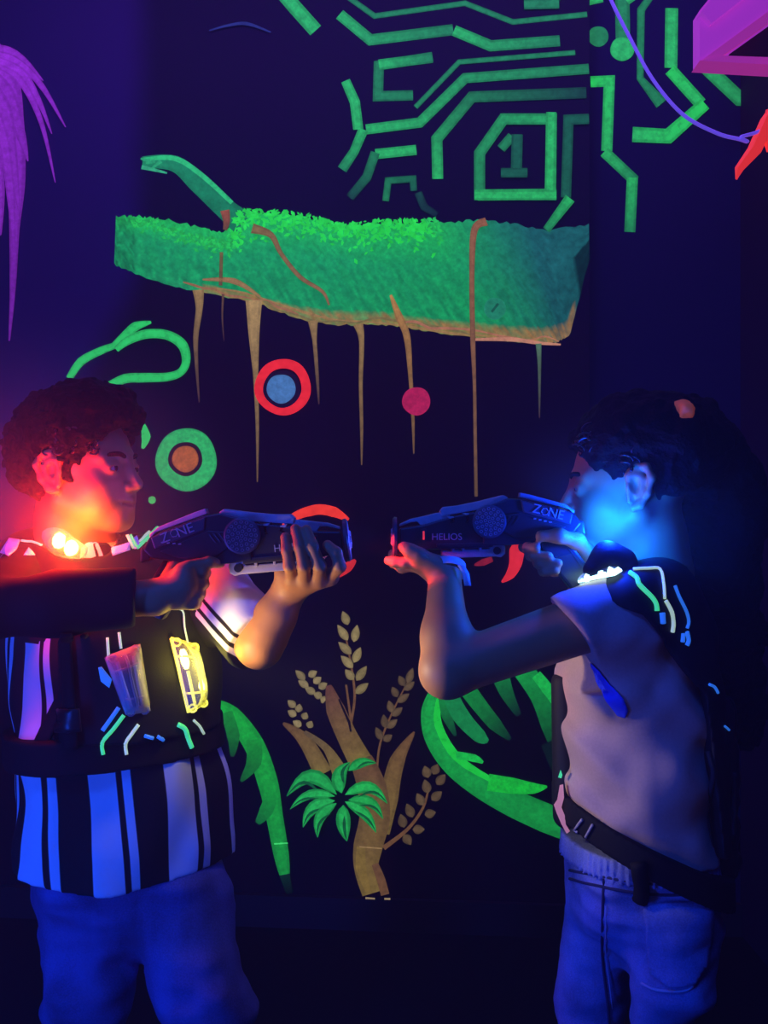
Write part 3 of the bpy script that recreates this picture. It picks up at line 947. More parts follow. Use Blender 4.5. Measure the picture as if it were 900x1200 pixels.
def eyes(h, parent, look):
    look = Vector(look).normalized()
    for q in (-1, 1):
        bm = bmesh.new(); bmesh.ops.create_uvsphere(bm, u_segments=20, v_segments=14, radius=.0122 * h.s)
        cen = Vector(h.P(.0715, q * .031, 0))
        rot = Vector((0, 0, 1)).rotation_difference(look).to_matrix()
        for f in bm.faces:
            f.material_index = 1 if f.calc_center_median().normalized().z > .86 else 0
        for v in bm.verts: v.co = rot @ v.co + cen
        me = bpy.data.meshes.new('eye'); bm.to_mesh(me); bm.free()
        link('eye', me, [M['eye_white'], M['iris']], parent)
        br = [Vector(h.P(f_, q * r_, u_)) for f_, r_, u_ in ((.0855, .010, .017), (.0845, .024, .0225), (.075, .038, .021), (.064, .048, .014))]
        link('eyebrow', tube_mesh('eyebrow', smooth_pts(br, 4), [.0022] + [.0036] * 8 + [.003] * 3 + [.0012]), M['hair'], parent)


def finger(F, pts, r0=.0090, r1=.0072, k=.0045):
    pts = [A(*q) if len(q) == 3 else q for q in pts]
    n = len(pts)
    F.chain(pts, [r0 + (r1 - r0) * i / (n - 1) for i in range(n)], k)


# ===== boy =====
BOY = empty('person', at(140, 1450, 1.66) * 1.0, 'child in a striped shirt aiming a toy blaster right, face lit red', 'person')
BOY.location.z = 0
bf = (math.cos(math.radians(-62)), math.sin(math.radians(-62)))     # chest direction in plan
bh = Frame(A(97, 551, 1.60), (math.cos(math.radians(-17)), math.sin(math.radians(-17))), .95, pitch=.02)
BL = [(.50, -.413, 1.66, .167, .130), (.60, -.420, 1.66, .163, .128), (.75, -.434, 1.66, .158, .120), (.87, -.440, 1.66, .156, .116),
      (.97, -.445, 1.655, .150, .104), (1.02, -.452, 1.65, .125, .085), (1.055, -.460, 1.64, .080, .066), (1.075, -.465, 1.63, .056, .056)]
bLs, bLe, bLw = A(226, 668, 1.69), A(304, 756, 1.555), A(340, 690, 1.56)
bRs, bRe, bRw = A(42, 672, 1.62), A(-22, 712, 1.43), A(182, 700, 1.475)
hipR, kneeR, ankR = A(96, 1020, 1.68), A(102, 1160, 1.62), A(92, 1395, 1.68)
hipL, kneeL, ankL = A(205, 1020, 1.66), A(236, 1160, 1.61), A(262, 1400, 1.65)
ankR[2] = ankL[2] = .08

F = Field(ax_(-.68, -.03, .0027), ax_(1.38, 1.80, .0027), zgrid((-.01, .92, .008), (.92, 1.31, .0026)))
F.loft([(z, x, y, w - .022, d - .022) for z, x, y, w, d in BL], bf, k=.02, z0=.57)
F.cone(bh.P(-.03, 0, -.08), (-.462, 1.645, 1.03), .046, .055, k=.03)
F.cone(bLs, bLe, .044, .034, k=.03); F.cone(bLe, bLw, .0335, .0265, k=.015)
F.cone(bLe + (bLw - bLe) * .25, bLe + (bLw - bLe) * .5, .034, .0325, k=.01)
F.cone(bRs, bRe, .046, .036, k=.03); F.cone(bRe, bRw, .036, .025, k=.015)
for a, b, c_ in ((hipR, kneeR, ankR), (hipL, kneeL, ankL)):
    F.chain([a, b, c_], [.056, .045, .032], k=.02)
    F.cone(c_ + np.array([0, 0, -.04]), c_ + np.array([.05, -.10, -.05]), .03, .022, k=.02)
head(F, bh)
# left hand under the fore-end, four fingers up the near side
base = [(387, 676, 1.520), (373, 681, 1.512), (357, 681, 1.512), (342, 678, 1.518)]
for q in base: F.cone(bLw, A(*q), .018, .0105, k=.012)
F.cone(A(338, 690, 1.55), A(332, 672, 1.535), .02, .014, k=.012)
F.cone(A(*base[0]), A(*base[3]), .0115, .0115, k=.012)
finger(F, [base[0], (398, 664, 1.484), (394, 648, 1.480), (384, 639, 1.486)], .0098, .0078)
finger(F, [base[1], (375, 664, 1.478), (366, 640, 1.476), (359, 621, 1.486)], .0100, .0078)
finger(F, [base[2], (356, 664, 1.478), (351, 640, 1.476), (346, 620, 1.486)], .0098, .0076)
finger(F, [base[3], (339, 664, 1.482), (336, 645, 1.480), (334, 629, 1.488)], .0090, .0070)
finger(F, [(345, 684, 1.565), (362, 668, 1.585), (378, 648, 1.578)], .0115, .0085, .008)
# right hand round the grip
F.cone(bRw, A(216, 684, 1.476), .023, .021, k=.012); F.cone(A(216, 672, 1.478), A(212, 700, 1.478), .017, .015, k=.01)
for i, (x, y) in enumerate(((228, 671), (226, 684), (222, 696), (217, 707))):
    finger(F, [(x - 12, y, 1.476), (x + 8, y, 1.484), (x + 12, y, 1.510), (x - 2, y, 1.535)], .0098, .0080)
finger(F, [(222, 664, 1.478), (245, 659, 1.490), (258, 660, 1.512)], .0095, .0075)
finger(F, [(198, 676, 1.490), (206, 660, 1.515), (220, 655, 1.545)], .0115, .0085, .008)
V, Q = F.mesh()
boy_body = link('body', npmesh('body', V, Q), M['skin_boy'], BOY)
T_boy_body = bvh(V, Q)
eyes(bh, BOY, np.array(bh.f) + .1 * np.array(bh.r))

# boy's short curly hair
F = Field(ax_(-.62, -.33, .0032), ax_(1.46, 1.76, .0032), ax_(1.12, 1.36, .0032))
F.ell(bh.P(-.020, 0, .048), bh.ax, (.104, .086, .086), .01)
F.ell(bh.P(.02, 0, .095), bh.ax, (.075, .066, .046), .03)
F.ell(bh.P(-.055, 0, .02), bh.ax, (.066, .078, .075), .02)
F.ell(bh.P(.105, 0, -.022), bh.ax, (.080, .12, .088), .012, 'sub')
for q in (-1, 1):
    F.ell(bh.P(-.008, q * .094, -.020), bh.ax, (.028, .030, .046), .008, 'sub')
    F.cone(bh.P(.022, q * .066, .012), bh.P(.018, q * .066, -.012), .009, .006, k=.008)
F.clip(bh.P(-.03, 0, -.055), -np.array(bh.u) - .35 * np.array(bh.f))
F.bump(.007, 62); F.bump(.005, 130, seed=5.3)
V, Q = F.mesh()
link('hair', npmesh('hair', V, Q), M['hair'], BOY)
curls = []
for k in range(46):     # loose curls at the temple and over the ear
    f_, u_ = rng.uniform(-.035, .062), rng.uniform(.028, .062)
    r_ = .066 + .012 * (1 - abs(f_) / .08) + rng.uniform(0, .006)
    if f_ > .03: r_ -= (f_ - .03) * .55
    a = rng.uniform(0, 6.28); rr = rng.uniform(.004, .008)
    c0 = np.array([f_, r_, u_])
    pl = [bh.P(c0[0] + rr * math.cos(a + t), c0[1] + .003 * math.sin(t), c0[2] + rr * math.sin(a + t) - .0015 * t) for t in np.linspace(0, 4.6, 9)]
    curls.append(tube_mesh('c', pl, [.0016] * 8 + [.0006], 5))
link('hair_curls', join('hair_curls', curls), M['hair_curl'], BOY)

# striped shirt
def stripes_value(V, L, f, x0, Y0):
    """signed distance to the white bands, laid out along the girth of the shirt"""
    L = np.array(sorted(L)); f = np.array(f) / np.linalg.norm(f); r = np.array([f[1], -f[0]])
    g = [np.interp(V[:, 2], L[:, 0], L[:, i]) for i in range(1, 5)]
    l = ((V[:, 0] - g[0]) * r[0] + (V[:, 1] - g[1]) * r[1]) / g[2]; q = ((V[:, 0] - g[0]) * f[0] + (V[:, 1] - g[1]) * f[1]) / g[3]
    ang = np.arctan2(l, q)                       # 0 at the chest line, + towards the wearer's right
    tb = np.linspace(-math.pi, math.pi, 721)
    pw, pd = .162, .125
    arc = np.concatenate([[0], np.cumsum(np.hypot(np.diff(pw * np.sin(tb)), np.diff(pd * np.cos(tb))))])
    s_ = np.interp(ang, tb, arc)
    # arc value of the front point that shows at pixel x0
    i = 2; c = L[i]
    pos = c[1:3][None] + np.outer(np.sin(tb) * c[3], r) + np.outer(np.cos(tb) * c[4], f)
    px = 450 + 1200 * pos[:, 0] / pos[:, 1]
    front = np.abs(tb + .2) < 1.2
    j = np.argmin(np.where(front, np.abs(px - x0), 1e9))
    u = (arc[j] - s_) % .114
    P_ = .114
    def iv(a, b): return np.minimum(u - a, b - u)
    return np.maximum(np.maximum(iv(0, .045), iv(P_, P_ + .045)), iv(.0545, .0675))


F = Field(ax_(-.70, -.13, .004), ax_(1.36, 1.84, .004), ax_(.49, 1.10, .004))
F.loft(BL, bf, k=.02)
bcuff = bLs + (bLe - bLs) * .90
F.cone(bLs, bcuff, .058, .045, k=.03)
F.cone(bRs, bRe, .061, .050, k=.03); F.cone(bRe, bRe + (bRw - bRe) * .84, .046, .033, k=.012)
dL = bLe - bLs; dL = dL / np.linalg.norm(dL)
S_ = F.sl(np.minimum(bcuff, bLe) - .09, np.maximum(bcuff, bLe) + .09)
X, Y, Z = F.co(S_)
F.F[S_] = np.maximum(F.F[S_], np.where(X > -.26, (X - bcuff[0]) * dL[0] + (Y - bcuff[1]) * dL[1] + (Z - bcuff[2]) * dL[2] - .004, -1).astype(np.float32))
dR = bRw - bRe; rc = bRe + dR * .84; dR = dR / np.linalg.norm(dR)
S_ = F.sl(rc - .08, rc + .08); X, Y, Z = F.co(S_)
F.F[S_] = np.maximum(F.F[S_], np.where(Y < 1.52, (X - rc[0]) * dR[0] + (Y - rc[1]) * dR[1] + (Z - rc[2]) * dR[2], -1).astype(np.float32))
F.bump(.012, 9, ani=(1, 1, .45)); F.bump(.006, 22, seed=3.1, ani=(1, 1, .6))
F.clip((-.41, 0, .512), (-.16, .02, -1)); F.clip((-.41, 0, .512), (.12, .02, -1))
V, Q = F.mesh()
st = stripes_value(V, BL, bf, 98, 1.6)
# sleeves: pale upper side, dark under side with thin pale bands near the cuff
ax1 = bcuff - bLs; L1 = np.linalg.norm(ax1); ax1 = ax1 / L1
rel = V - bLs; t_ = rel @ ax1
perp = rel - np.outer(t_, ax1); dist = np.linalg.norm(perp, axis=1)
sl_ = (dist < .085) & (t_ > .05)
side = np.cross(ax1, [0, 1, 0]); side /= np.linalg.norm(side)
if side[2] < 0: side = -side
v_ = perp @ side
tt = t_ / L1
swhite = np.maximum(v_ + .004, np.maximum(np.minimum(v_ + .020, -.010 - v_), np.minimum(v_ + .036, -.027 - v_)))
swhite = np.where(tt < .55, v_ + .004, swhite)
st = np.where(sl_, swhite, st)
relR = V - bRs; axR = bRe - bRs; axR /= np.linalg.norm(axR); tR = relR @ axR
dR_ = np.linalg.norm(relR - np.outer(tR, axR), axis=1)
st = np.where((tR > .05) & (dR_ < .09), -1, st)
relF = V - bRe; axF = bRw - bRe; axF /= np.linalg.norm(axF); tF = relF @ axF
dF = np.linalg.norm(relF - np.outer(tF, axF), axis=1)
st = np.where((tF > -.05) & (dF < .066) & (tF < .21), -1, st)
me = npmesh('striped_shirt', V, Q)
me.attributes.new('stripe', 'FLOAT', 'POINT').data.foreach_set('value', st.astype(np.float32))
link('striped_shirt', me, M['stripe'], BOY)
T_boy_shirt = bvh(V, Q)
for dz in (.012, .018):   # hem stitching
    L0 = BL[0]
# jeans
F = Field(ax_(-.68, -.17, .005), ax_(1.46, 1.86, .005), ax_(.03, .60, .005))
F.loft([(.40, -.413, 1.665, .05, .04), (.46, -.413, 1.665, .110, .085), (.51, -.413, 1.665, .142, .11), (.60, -.413, 1.66, .148, .114)], bf, k=.04)
F.chain([hipR, kneeR, ankR], [.082, .070, .060], k=.03)
F.chain([hipL, kneeL, ankL], [.080, .070, .060], k=.03)
F.bump(.014, 10, ani=(1, 1, 1.5)); F.bump(.007, 24, ani=(.7, .7, 1.6), seed=2.2)
F.clip((0, 0, .055), (0, 0, -1))
V, Q = F.mesh()
link('jeans', npmesh('jeans', V, Q), M['denim_boy'], BOY)
T_boy_jeans = bvh(V, Q)


def shoe(ank, toe_dir, parent):
    d = np.array([toe_dir[0], toe_dir[1], 0.0]); d /= np.linalg.norm(d); a = np.array([ank[0], ank[1], 0])
    F = Field(ax_(a[0] - .2, a[0] + .2, .005), ax_(a[1] - .2, a[1] + .2, .005), ax_(-.01, .13, .005))
    F.cone(a - d * .03 + [0, 0, .045], a + d * .10 + [0, 0, .035], .042, .034, k=.02)
    F.cone(a + [0, 0, .05], a + [0, 0, .10], .042, .04, k=.02)
    F.clip((0, 0, .001), (0, 0, -1))
    V, Q = F.mesh(); o = link('shoe', npmesh('shoe', V, Q), M['shoe'], parent)
    F = Field(ax_(a[0] - .2, a[0] + .2, .005), ax_(a[1] - .2, a[1] + .2, .005), ax_(-.01, .04, .004))
    F.cone(a - d * .03 + [0, 0, .012], a + d * .10 + [0, 0, .012], .046, .038, k=.02)
    F.clip((0, 0, .0), (0, 0, -1)); F.clip((0, 0, .022), (0, 0, 1))
    V, Q = F.mesh(); link('sole', npmesh('sole', V, Q), M['sole'], o)


shoe(ankR, bf, BOY); shoe(ankL, bf, BOY)

# --- boy's vest: front and back panels, shoulder straps, belt
def region(F, fn):
    X, Y, Z = F.co((slice(None),) * 3)
    F.F = np.maximum(F.F, fn(X, Y, Z).astype(np.float32))


bF = np.array(bf); bR = np.array([bf[1], -bf[0]])
F = Field(ax_(-.68, -.20, .004), ax_(1.42, 1.86, .004), ax_(.70, 1.14, .004))
F.loft(BL, bf, grow=.020, k=.01, z1=1.085, z0=.72)
F.cone(bLs + np.array([-.03, 0, .0]), bLs + np.array([-.005, 0, .0]), .074, .070, k=.02)
F.cone(bRs + np.array([.03, 0, .0]), bRs, .073, .071, k=.02)
# neck opening
F.cone((-.462, 1.630, 1.02), bh.P(-.02, 0, .02), .064, .075, k=.01, op='sub')
def vest_region(X, Y, Z):
    l = (X + .44) * bR[0] + (Y - 1.655) * bR[1]         # + towards the wearer's right
    q = (X + .44) * bF[0] + (Y - 1.655) * bF[1]
    panel = np.maximum(np.abs(l + .035) - .125 - np.clip((Z - .99) * 1.2, 0, .08), .775 - Z)
    side = np.where(Z < 1.0, panel, np.abs(l) - .20)
    return np.maximum(side, np.maximum(np.abs(l + .035) - .20, .772 - Z))
region(F, vest_region)
F.bump(.006, 14)
V, Q = F.mesh()
bvest = link('laser_tag_vest', npmesh('laser_tag_vest', V, Q), M['vest'], BOY, label='black padded vest with glowing sensor pods and neon piping')
T_bvest = bvh(V, Q)
F = Field(ax_(-.66, -.20, .004), ax_(1.46, 1.86, .004), ax_(.66, .86, .004))
F.loft(BL, bf, grow=.016, k=.01, z0=.67, z1=.85)
tl = (bR[0] * .12, bR[1] * .12)
F.clip((-.44, 1.655, .782), (-.05, -.0, 1)); F.clip((-.44, 1.655, .730), (.05, .0, -1))
V, Q = F.mesh()
link('belt', npmesh('belt', V, Q), M['belt'], bvest)
T_bbelt = bvh(V, Q)
TB_ = [T_bvest, T_bbelt, T_boy_shirt]
decal('strap', [T_boy_shirt], [(96, 740), (112, 745), (92, 800), (44, 902), (26, 902), (66, 820)], M['belt'], bvest, off=.006, thick=.006)
decal('strap', [T_boy_shirt, T_bvest], [(70, 740), (84, 740), (92, 880), (74, 880)], M['belt'], bvest, off=.006, thick=.006)
decal('buckle', [T_boy_shirt, T_bvest], [(74, 832), (94, 830), (96, 856), (76, 858)], M['vest_plastic'], bvest, off=.012, thick=.008)

for pts_, mm, r in (([(139, 829), (130, 842), (120, 856)], 'neon_blue', .0032), ([(145, 838), (133, 854), (120, 870), (121, 884)], 'neon_green', .0030),
                    ([(162, 849), (154, 860), (147, 871), (148, 884)], 'neon_pale', .0028), ([(169, 862), (179, 865)], 'neon_blue', .0028), ([(184, 863), (191, 866)], 'neon_blue', .0028),
                    ([(208, 849), (216, 854), (220, 866), (224, 876)], 'neon_green', .0038), ([(226, 844), (233, 851), (238, 860)], 'neon_pale', .0022),
                    ([(125.5, 747), (127, 769)], 'neon_pale', .0022), ([(139, 741), (141.5, 760)], 'neon_pale', .0022),
                    ([(163, 609), (170, 617), (176, 627), (172, 635)], 'neon_pale', .0026),
                    ([(196, 600), (189, 607), (182, 617), (186, 620)], 'neon_green', .0028), ([(17, 613), (30, 616), (50, 618), (62, 624)], 'neon_pale', .0018)):
    piping('piping', TB_, pts_, r, M[mm], bvest)
for poly in ([(2, 648), (12, 632), (24, 634), (20, 645), (10, 653)], [(27, 652), (34, 643), (40, 652)], [(130, 643), (151, 636), (152, 645), (132, 652)], [(153, 633), (159, 628), (163, 643), (157, 644)]):
    decal('patch', TB_, poly, M['white_patch'], bvest, label='white vest patch with an added violet glow')
decal('patch', TB_, [(198, 612), (204, 605), (211, 606), (205, 614)], M['neon_blue'], bvest, label='small blue patch')
decal('patch', TB_, [(115, 782), (119, 781), (131, 796), (128, 806), (118, 798)], M['neon_blue'], bvest, label='small blue patch')
TB_s = [T_bvest]


def pod(corners, trees, parent, led, name, label, depth=.022, nled=2):
    """clear plastic sensor pod: ribbed capsule frame standing on the vest, strip of LEDs inside"""
    (x0, y0), (x1, y1), (x2, y2), (x3, y3) = corners        # top-left, top-right, bottom-right, bottom-left
    pt = lambda u, v, o: surf(trees, (x0 * (1 - u) + x1 * u) * (1 - v) + (x3 * (1 - u) + x2 * u) * v, (y0 * (1 - u) + y1 * u) * (1 - v) + (y3 * (1 - u) + y2 * u) * v, o)[0]
    grid = [[pt(u, v, .004 + depth * (1 - abs(2 * u - 1) ** 3) * (1 - abs(2 * v - 1) ** 4)) for u in np.linspace(0, 1, 9)] for v in np.linspace(0, 1, 13)]
    Vv = [tuple(q) for row in grid for q in row]
    Ff = [(i * 9 + j, i * 9 + j + 1, (i + 1) * 9 + j + 1, (i + 1) * 9 + j) for i in range(12) for j in range(8)]
    me = bpy.data.meshes.new(name); me.from_pydata(Vv, [], Ff)
    o = link(name, me, M['clear'], parent, label=label)
    so = o.modifiers.new('thickness', 'SOLIDIFY'); so.thickness = .0025
    # frame ribs
    rim = [grid[0][j] for j in range(9)] + [grid[i][8] for i in range(1, 13)] + [grid[12][j] for j in range(7, -1, -1)] + [grid[i][0] for i in range(11, -1, -1)]
    ms = [tube_mesh('r', rim, .0026, 6)]
    ms.append(tube_mesh('r', [grid[i][4] for i in range(13)], .0022, 6))
    for i in (3, 9): ms.append(tube_mesh('r', grid[i], .0018, 6))
    for (u, v) in ((.15, .04), (.85, .04), (.2, .97), (.8, .97)):
        c = pt(u, v, .008); ms.append(tube_mesh('r', [c + Vector((.006 * math.cos(t), -.002, .006 * math.sin(t))) for t in np.linspace(0, 6.283, 11)], .0016, 5, False))
    link('pod_frame', join('pod_frame', ms), M['led_amber'] if led == 'led_yellow' else (M['clear'] if led == 'led_off' else M['led_amber']), o)
    return o, pt


podY, ptY = pod([(199, 748), (229, 757), (239, 823), (219, 834)], TB_s, bvest, 'led_yellow', 'sensor_pod', 'clear sensor pod glowing yellow')
link('led_strip', tube_mesh('led_strip', [ptY(.22, v, .013) for v in np.linspace(.14, .42, 8)], [.003, .005, .006, .0065, .0065, .006, .005, .003]), M['led_yellow'], podY)
link('led_strip', tube_mesh('led_strip', [ptY(.78, v, .012) for v in np.linspace(.58, .80, 8)], [.002, .003, .004, .005, .005, .004, .003, .002]), M['led_yellow'], podY)
link('led_strip', tube_mesh('led_strip', [ptY(.30, v, .010) for v in np.linspace(.45, .95, 8)], .0025), M['led_amber'], podY)
podO, ptO = pod([(124, 770), (162, 756), (174, 832), (148, 836)], TB_s, bvest, 'led_off', 'sensor_pod', 'unlit clear sensor pod')
for u_ in (.25, .75): link('led_strip', tube_mesh('led_strip', [ptO(u_, v, .010) for v in np.linspace(.12, .9, 8)], .003), M['led_off'], podO)
link('wire', tube_mesh('wire', smooth_pts([surf(TB_, *q, .006)[0] for q in ((201, 714), (212, 716), (214, 735), (218, 755))], 4), .0016), M['neon_pale'], bvest)

# red shoulder lamp
def shoulder_lamp(pxs, trees, parent, shell, led, r, name, label, lift=.02):
    pts_ = [surf(trees, *q, lift)[0] for q in pxs]
    q = smooth_pts(pts_, 5)
    n = len(q)
    o = link(name, tube_mesh(name, q, [r * (.55 + .45 * math.sin(math.pi * i / (n - 1))) for i in range(n)], 14), shell, parent, label=label)
    so = [tube_mesh('l', [q[int(i * (n - 1) / 5)] + Vector((0, -.003, .002)), q[int(i * (n - 1) / 5)] + Vector((.005, -.006, .001))], [r * .62, r * .5], 10) for i in range(1, 5)]
    link('led_cluster', join('led_cluster', so), led, o)
    return pts_


lampR = shoulder_lamp([(50, 630), (64, 634), (82, 642), (100, 653)], TB_, bvest, M['clear'], M['led_red'], .021, 'shoulder_lamp', 'clear shoulder lamp glaring red and yellow')

# ===== girl =====
GIRL = empty('person', (.42, 1.63, 0), 'child in a mauve tee aiming a toy blaster left, neck lit blue', 'person')
gf = (math.cos(math.radians(192)), math.sin(math.radians(192)))
gh = Frame(A(737, 568, 1.63), (-.98, .17), 1.03, pitch=-.08)
GL = [(.575, .402, 1.63, .133, .110), (.65, .400, 1.63, .130, .110), (.715, .396, 1.63, .127, .112), (.78, .394, 1.63, .127, .113),
      (.85, .392, 1.63, .125, .110), (.93, .392, 1.63, .118, .096), (.985, .398, 1.63, .100, .076), (1.015, .402, 1.63, .070, .058), (1.03, .405, 1.63, .050, .050)]
gLs, gLe, gLw = A(722, 718, 1.505), A(524, 786, 1.47), A(521, 672, 1.545)
gRs, gRe, gRw = A(748, 705, 1.74), A(672, 736, 1.85), A(694, 668, 1.62)
ghR, gkR, gaR = A(712, 1042, 1.70), A(698, 1150, 1.70), A(676, 1360, 1.72)
ghL, gkL, gaL = A(786, 1068, 1.57), A(780, 1155, 1.55), A(772, 1420, 1.56)
gaR[2] = gaL[2] = .08
F = Field(ax_(-.06, .58, .0027), ax_(1.42, 1.94, .0027), zgrid((-.01, .83, .008), (.83, 1.30, .0026)))
F.loft([(z, x, y, w - .028, d - .028) for z, x, y, w, d in GL], gf, k=.02, z0=.66)
F.cone(gh.P(-.03, 0, -.08), (.405, 1.63, .99), .044, .052, k=.03)
F.cone(gLs, gLe, .044, .0365, k=.03); F.chain([gLe, gLe + (gLw - gLe) * .35, gLw], [.0365, .034, .0235], k=.02)
F.cone(gRs, gRe, .044, .036, k=.03); F.cone(gRe, gRw, .036, .024, k=.02)
for a, b, c_ in ((ghR, gkR, gaR), (ghL, gkL, gaL)):
    F.chain([a, b, c_], [.046, .036, .026], k=.02)
    F.cone(c_ + np.array([0, 0, -.04]), c_ + np.array([-.11, -.02, -.05]), .03, .022, k=.02)
head(F, gh, .0016)
# left hand: palm up under the barrel, thumb on the near side
gb = [(488, 658, 1.540), (487, 662, 1.556), (489, 662, 1.573), (493, 660, 1.588)]
for q in gb: F.cone(gLw, A(*q), .019, .010, k=.012)
F.cone(A(*gb[0]), A(*gb[3]), .011, .010, k=.01)
F.cone(A(512, 664, 1.535), A(494, 656, 1.533), .0165, .013, k=.01)
finger(F, [gb[0], (474, 660, 1.538), (463, 659, 1.541), (455, 657, 1.546)], .0092, .0070)
finger(F, [gb[1], (471, 665, 1.560), (461, 659, 1.575), (460, 649, 1.588)], .0092, .0072)
finger(F, [gb[2], (474, 664, 1.588), (468, 652, 1.598), (470, 641, 1.600)], .0090, .0070)
finger(F, [gb[3], (482, 660, 1.602), (477, 650, 1.608), (479, 641, 1.608)], .0082, .0065)
finger(F, [(505, 659, 1.530), (490, 650, 1.526), (480, 645, 1.527), (473, 641, 1.530)], .0112, .0082, .008)
# right hand on the grip: thumb near side, finger tips wrapping round from the far side
F.cone(gRw, A(674, 642, 1.588), .0235, .021, k=.012)
F.cone(A(672, 644, 1.590), A(664, 664, 1.592), .016, .014, k=.012)
for (fx, fy), (tx, ty), (bx, by) in (((614, 641), (628, 642), (645, 642)), ((622, 651), (643, 652), (652, 652)), ((631, 660), (654, 660), (658, 661)), ((637, 669), (651, 669), (660, 669))):
    finger(F, [(bx, by, 1.590), ((bx + fx) / 2, by, 1.590), (fx, fy, 1.566), (fx + 4, fy, 1.545), (tx, ty, 1.534)], .0088, .0072)
finger(F, [(692, 655, 1.590), (676, 634, 1.552), (655, 628, 1.533), (634, 628, 1.534)], .0135, .0085, .010)
V, Q = F.mesh()
link('body', npmesh('body', V, Q), M['skin_girl'], GIRL)
T_girl_body = bvh(V, Q)
eyes(gh, GIRL, np.array(gh.f) + np.array([0, 0, -.12]))

# girl's hair: pulled back cap, big loose ponytail
F = Field(ax_(.27, .72, .004), ax_(1.45, 1.98, .004), ax_(.70, 1.36, .004))
F.ell(gh.P(-.020, 0, .052), gh.ax, (.110, .086, .092), .01)
F.ell(gh.P(-.06, 0, .05), gh.ax, (.080, .085, .085), .02)
F.ell(gh.P(.112, 0, -.018), gh.ax, (.084, .12, .094), .012, 'sub')
for q in (-1, 1): F.ell(gh.P(-.004, q * .098, -.022), gh.ax, (.034, .034, .050), .008, 'sub')
F.clip(gh.P(-.03, 0, -.05), -np.array(gh.u) - .5 * np.array(gh.f))
I3 = ((1, 0, 0), (0, 1, 0), (0, 0, 1))
tail = A(800, 492, 1.66)
F.cone(gh.P(-.10, 0, .075), tail, .045, .04, k=.03)
for x, y, Yd, r in ((826, 530, 1.68, .060), (836, 580, 1.70, .078), (832, 640, 1.72, .082), (838, 700, 1.76, .080), (846, 760, 1.80, .076), (848, 820, 1.83, .066), (846, 870, 1.84, .048)):
    F.ell(A(x, y, Yd), I3, (r, r * 1.05, r * 1.15), .05)
F.bump(.005, 26); F.bump(.005, 70, seed=4.4); F.bump(.003, 140, seed=8.1)
F.bump(.012, 22, lo=(.44, 1.45, .70), hi=(.72, 1.98, 1.30), seed=2.9)
V, Q = F.mesh()
link('hair', npmesh('hair', V, Q), M['hair'], GIRL)
curls = []
for k in range(70):      # frizzy curls at the hairline
    t0 = rng.rand()
    f_ = .075 - .075 * t0 + rng.uniform(-.012, .012); u_ = .075 - .045 * t0 + rng.uniform(-.018, .018); r_ = (.040 + .034 * t0) + rng.uniform(-.004, .010)
    a = rng.uniform(0, 6.28); rr = rng.uniform(.004, .009)
    pl = [gh.P(f_ - .004 * t + rr * math.cos(a + t), -(r_ + .003 * math.sin(t)), u_ + rr * math.sin(a + t)) for t in np.linspace(0, 5, 10)]
    curls.append(tube_mesh('c', pl, [.0016] * 9 + [.0006], 5))
link('hair_curls', join('hair_curls', curls), M['hair_curl'], GIRL)
F = Field(ax_(.40, .52, .003), ax_(1.50, 1.70, .003), ax_(1.22, 1.32, .003))
sc_ = A(800, 484, 1.565)
F.ell(sc_, I3, (.015, .024, .021), .01); F.bump(.006, 90)
V, Q = F.mesh(); link('scrunchie', npmesh('scrunchie', V, Q), M['scrunchie'], GIRL, label='orange scrunchie')

# tee
F = Field(ax_(.16, .60, .0035), ax_(1.40, 1.90, .0035), ax_(.55, 1.06, .0035))
F.loft(GL, gf, k=.02)
gcuff = gLs + (gLe - gLs) * .25
F.cone(gLs + np.array([.02, .02, 0]), gcuff, .060, .054, k=.035)
F.cone(A(722, 740, 1.53), A(716, 800, 1.53), .055, .03, k=.04)
F.cone(gRs, gRs + (gRe - gRs) * .5, .06, .055, k=.03)
dG = gLe - gLs; dG = dG / np.linalg.norm(dG)
S_ = F.sl(gcuff - .10, gcuff + .09); X, Y, Z = F.co(S_)
F.F[S_] = np.maximum(F.F[S_], np.where(Y < 1.545, (X - gcuff[0]) * dG[0] + (Y - gcuff[1]) * dG[1] + (Z - gcuff[2]) * (dG[2] - .35) - .004, -1).astype(np.float32))
# slanting drape folds from the armhole towards the back
X, Y, Z = F.co((slice(None),) * 3)
ph = (Z - .75) * 62 + (X - .40) * 38
F.F += (np.where((Z < .88), 1, 0) * .0055 * np.sin(ph + 2.2 * np.sin(X * 22 + Z * 9))).astype(np.float32) * np.clip((.90 - Z) * 12, 0, 1).astype(np.float32)
F.bump(.006, 11, ani=(1, 1, .7)); F.bump(.004, 26, seed=1.7)
F.cone(A(690, 800, 1.50), A(722, 838, 1.50), .010, .008, k=.012, op='sub')
F.clip((.40, 1.63, .606), (-.17, .06, -1))
V, Q = F.mesh()
link('tee_shirt', npmesh('tee_shirt', V, Q), M['tee'], GIRL)
T_tee = bvh(V, Q)
decal('undershirt', [T_tee], [(694, 776), (704, 786), (716, 802), (730, 818), (736, 832), (733, 840), (724, 838), (708, 818), (698, 798)], M['under'], GIRL, off=.003, label='bright blue undershirt showing through the armhole')

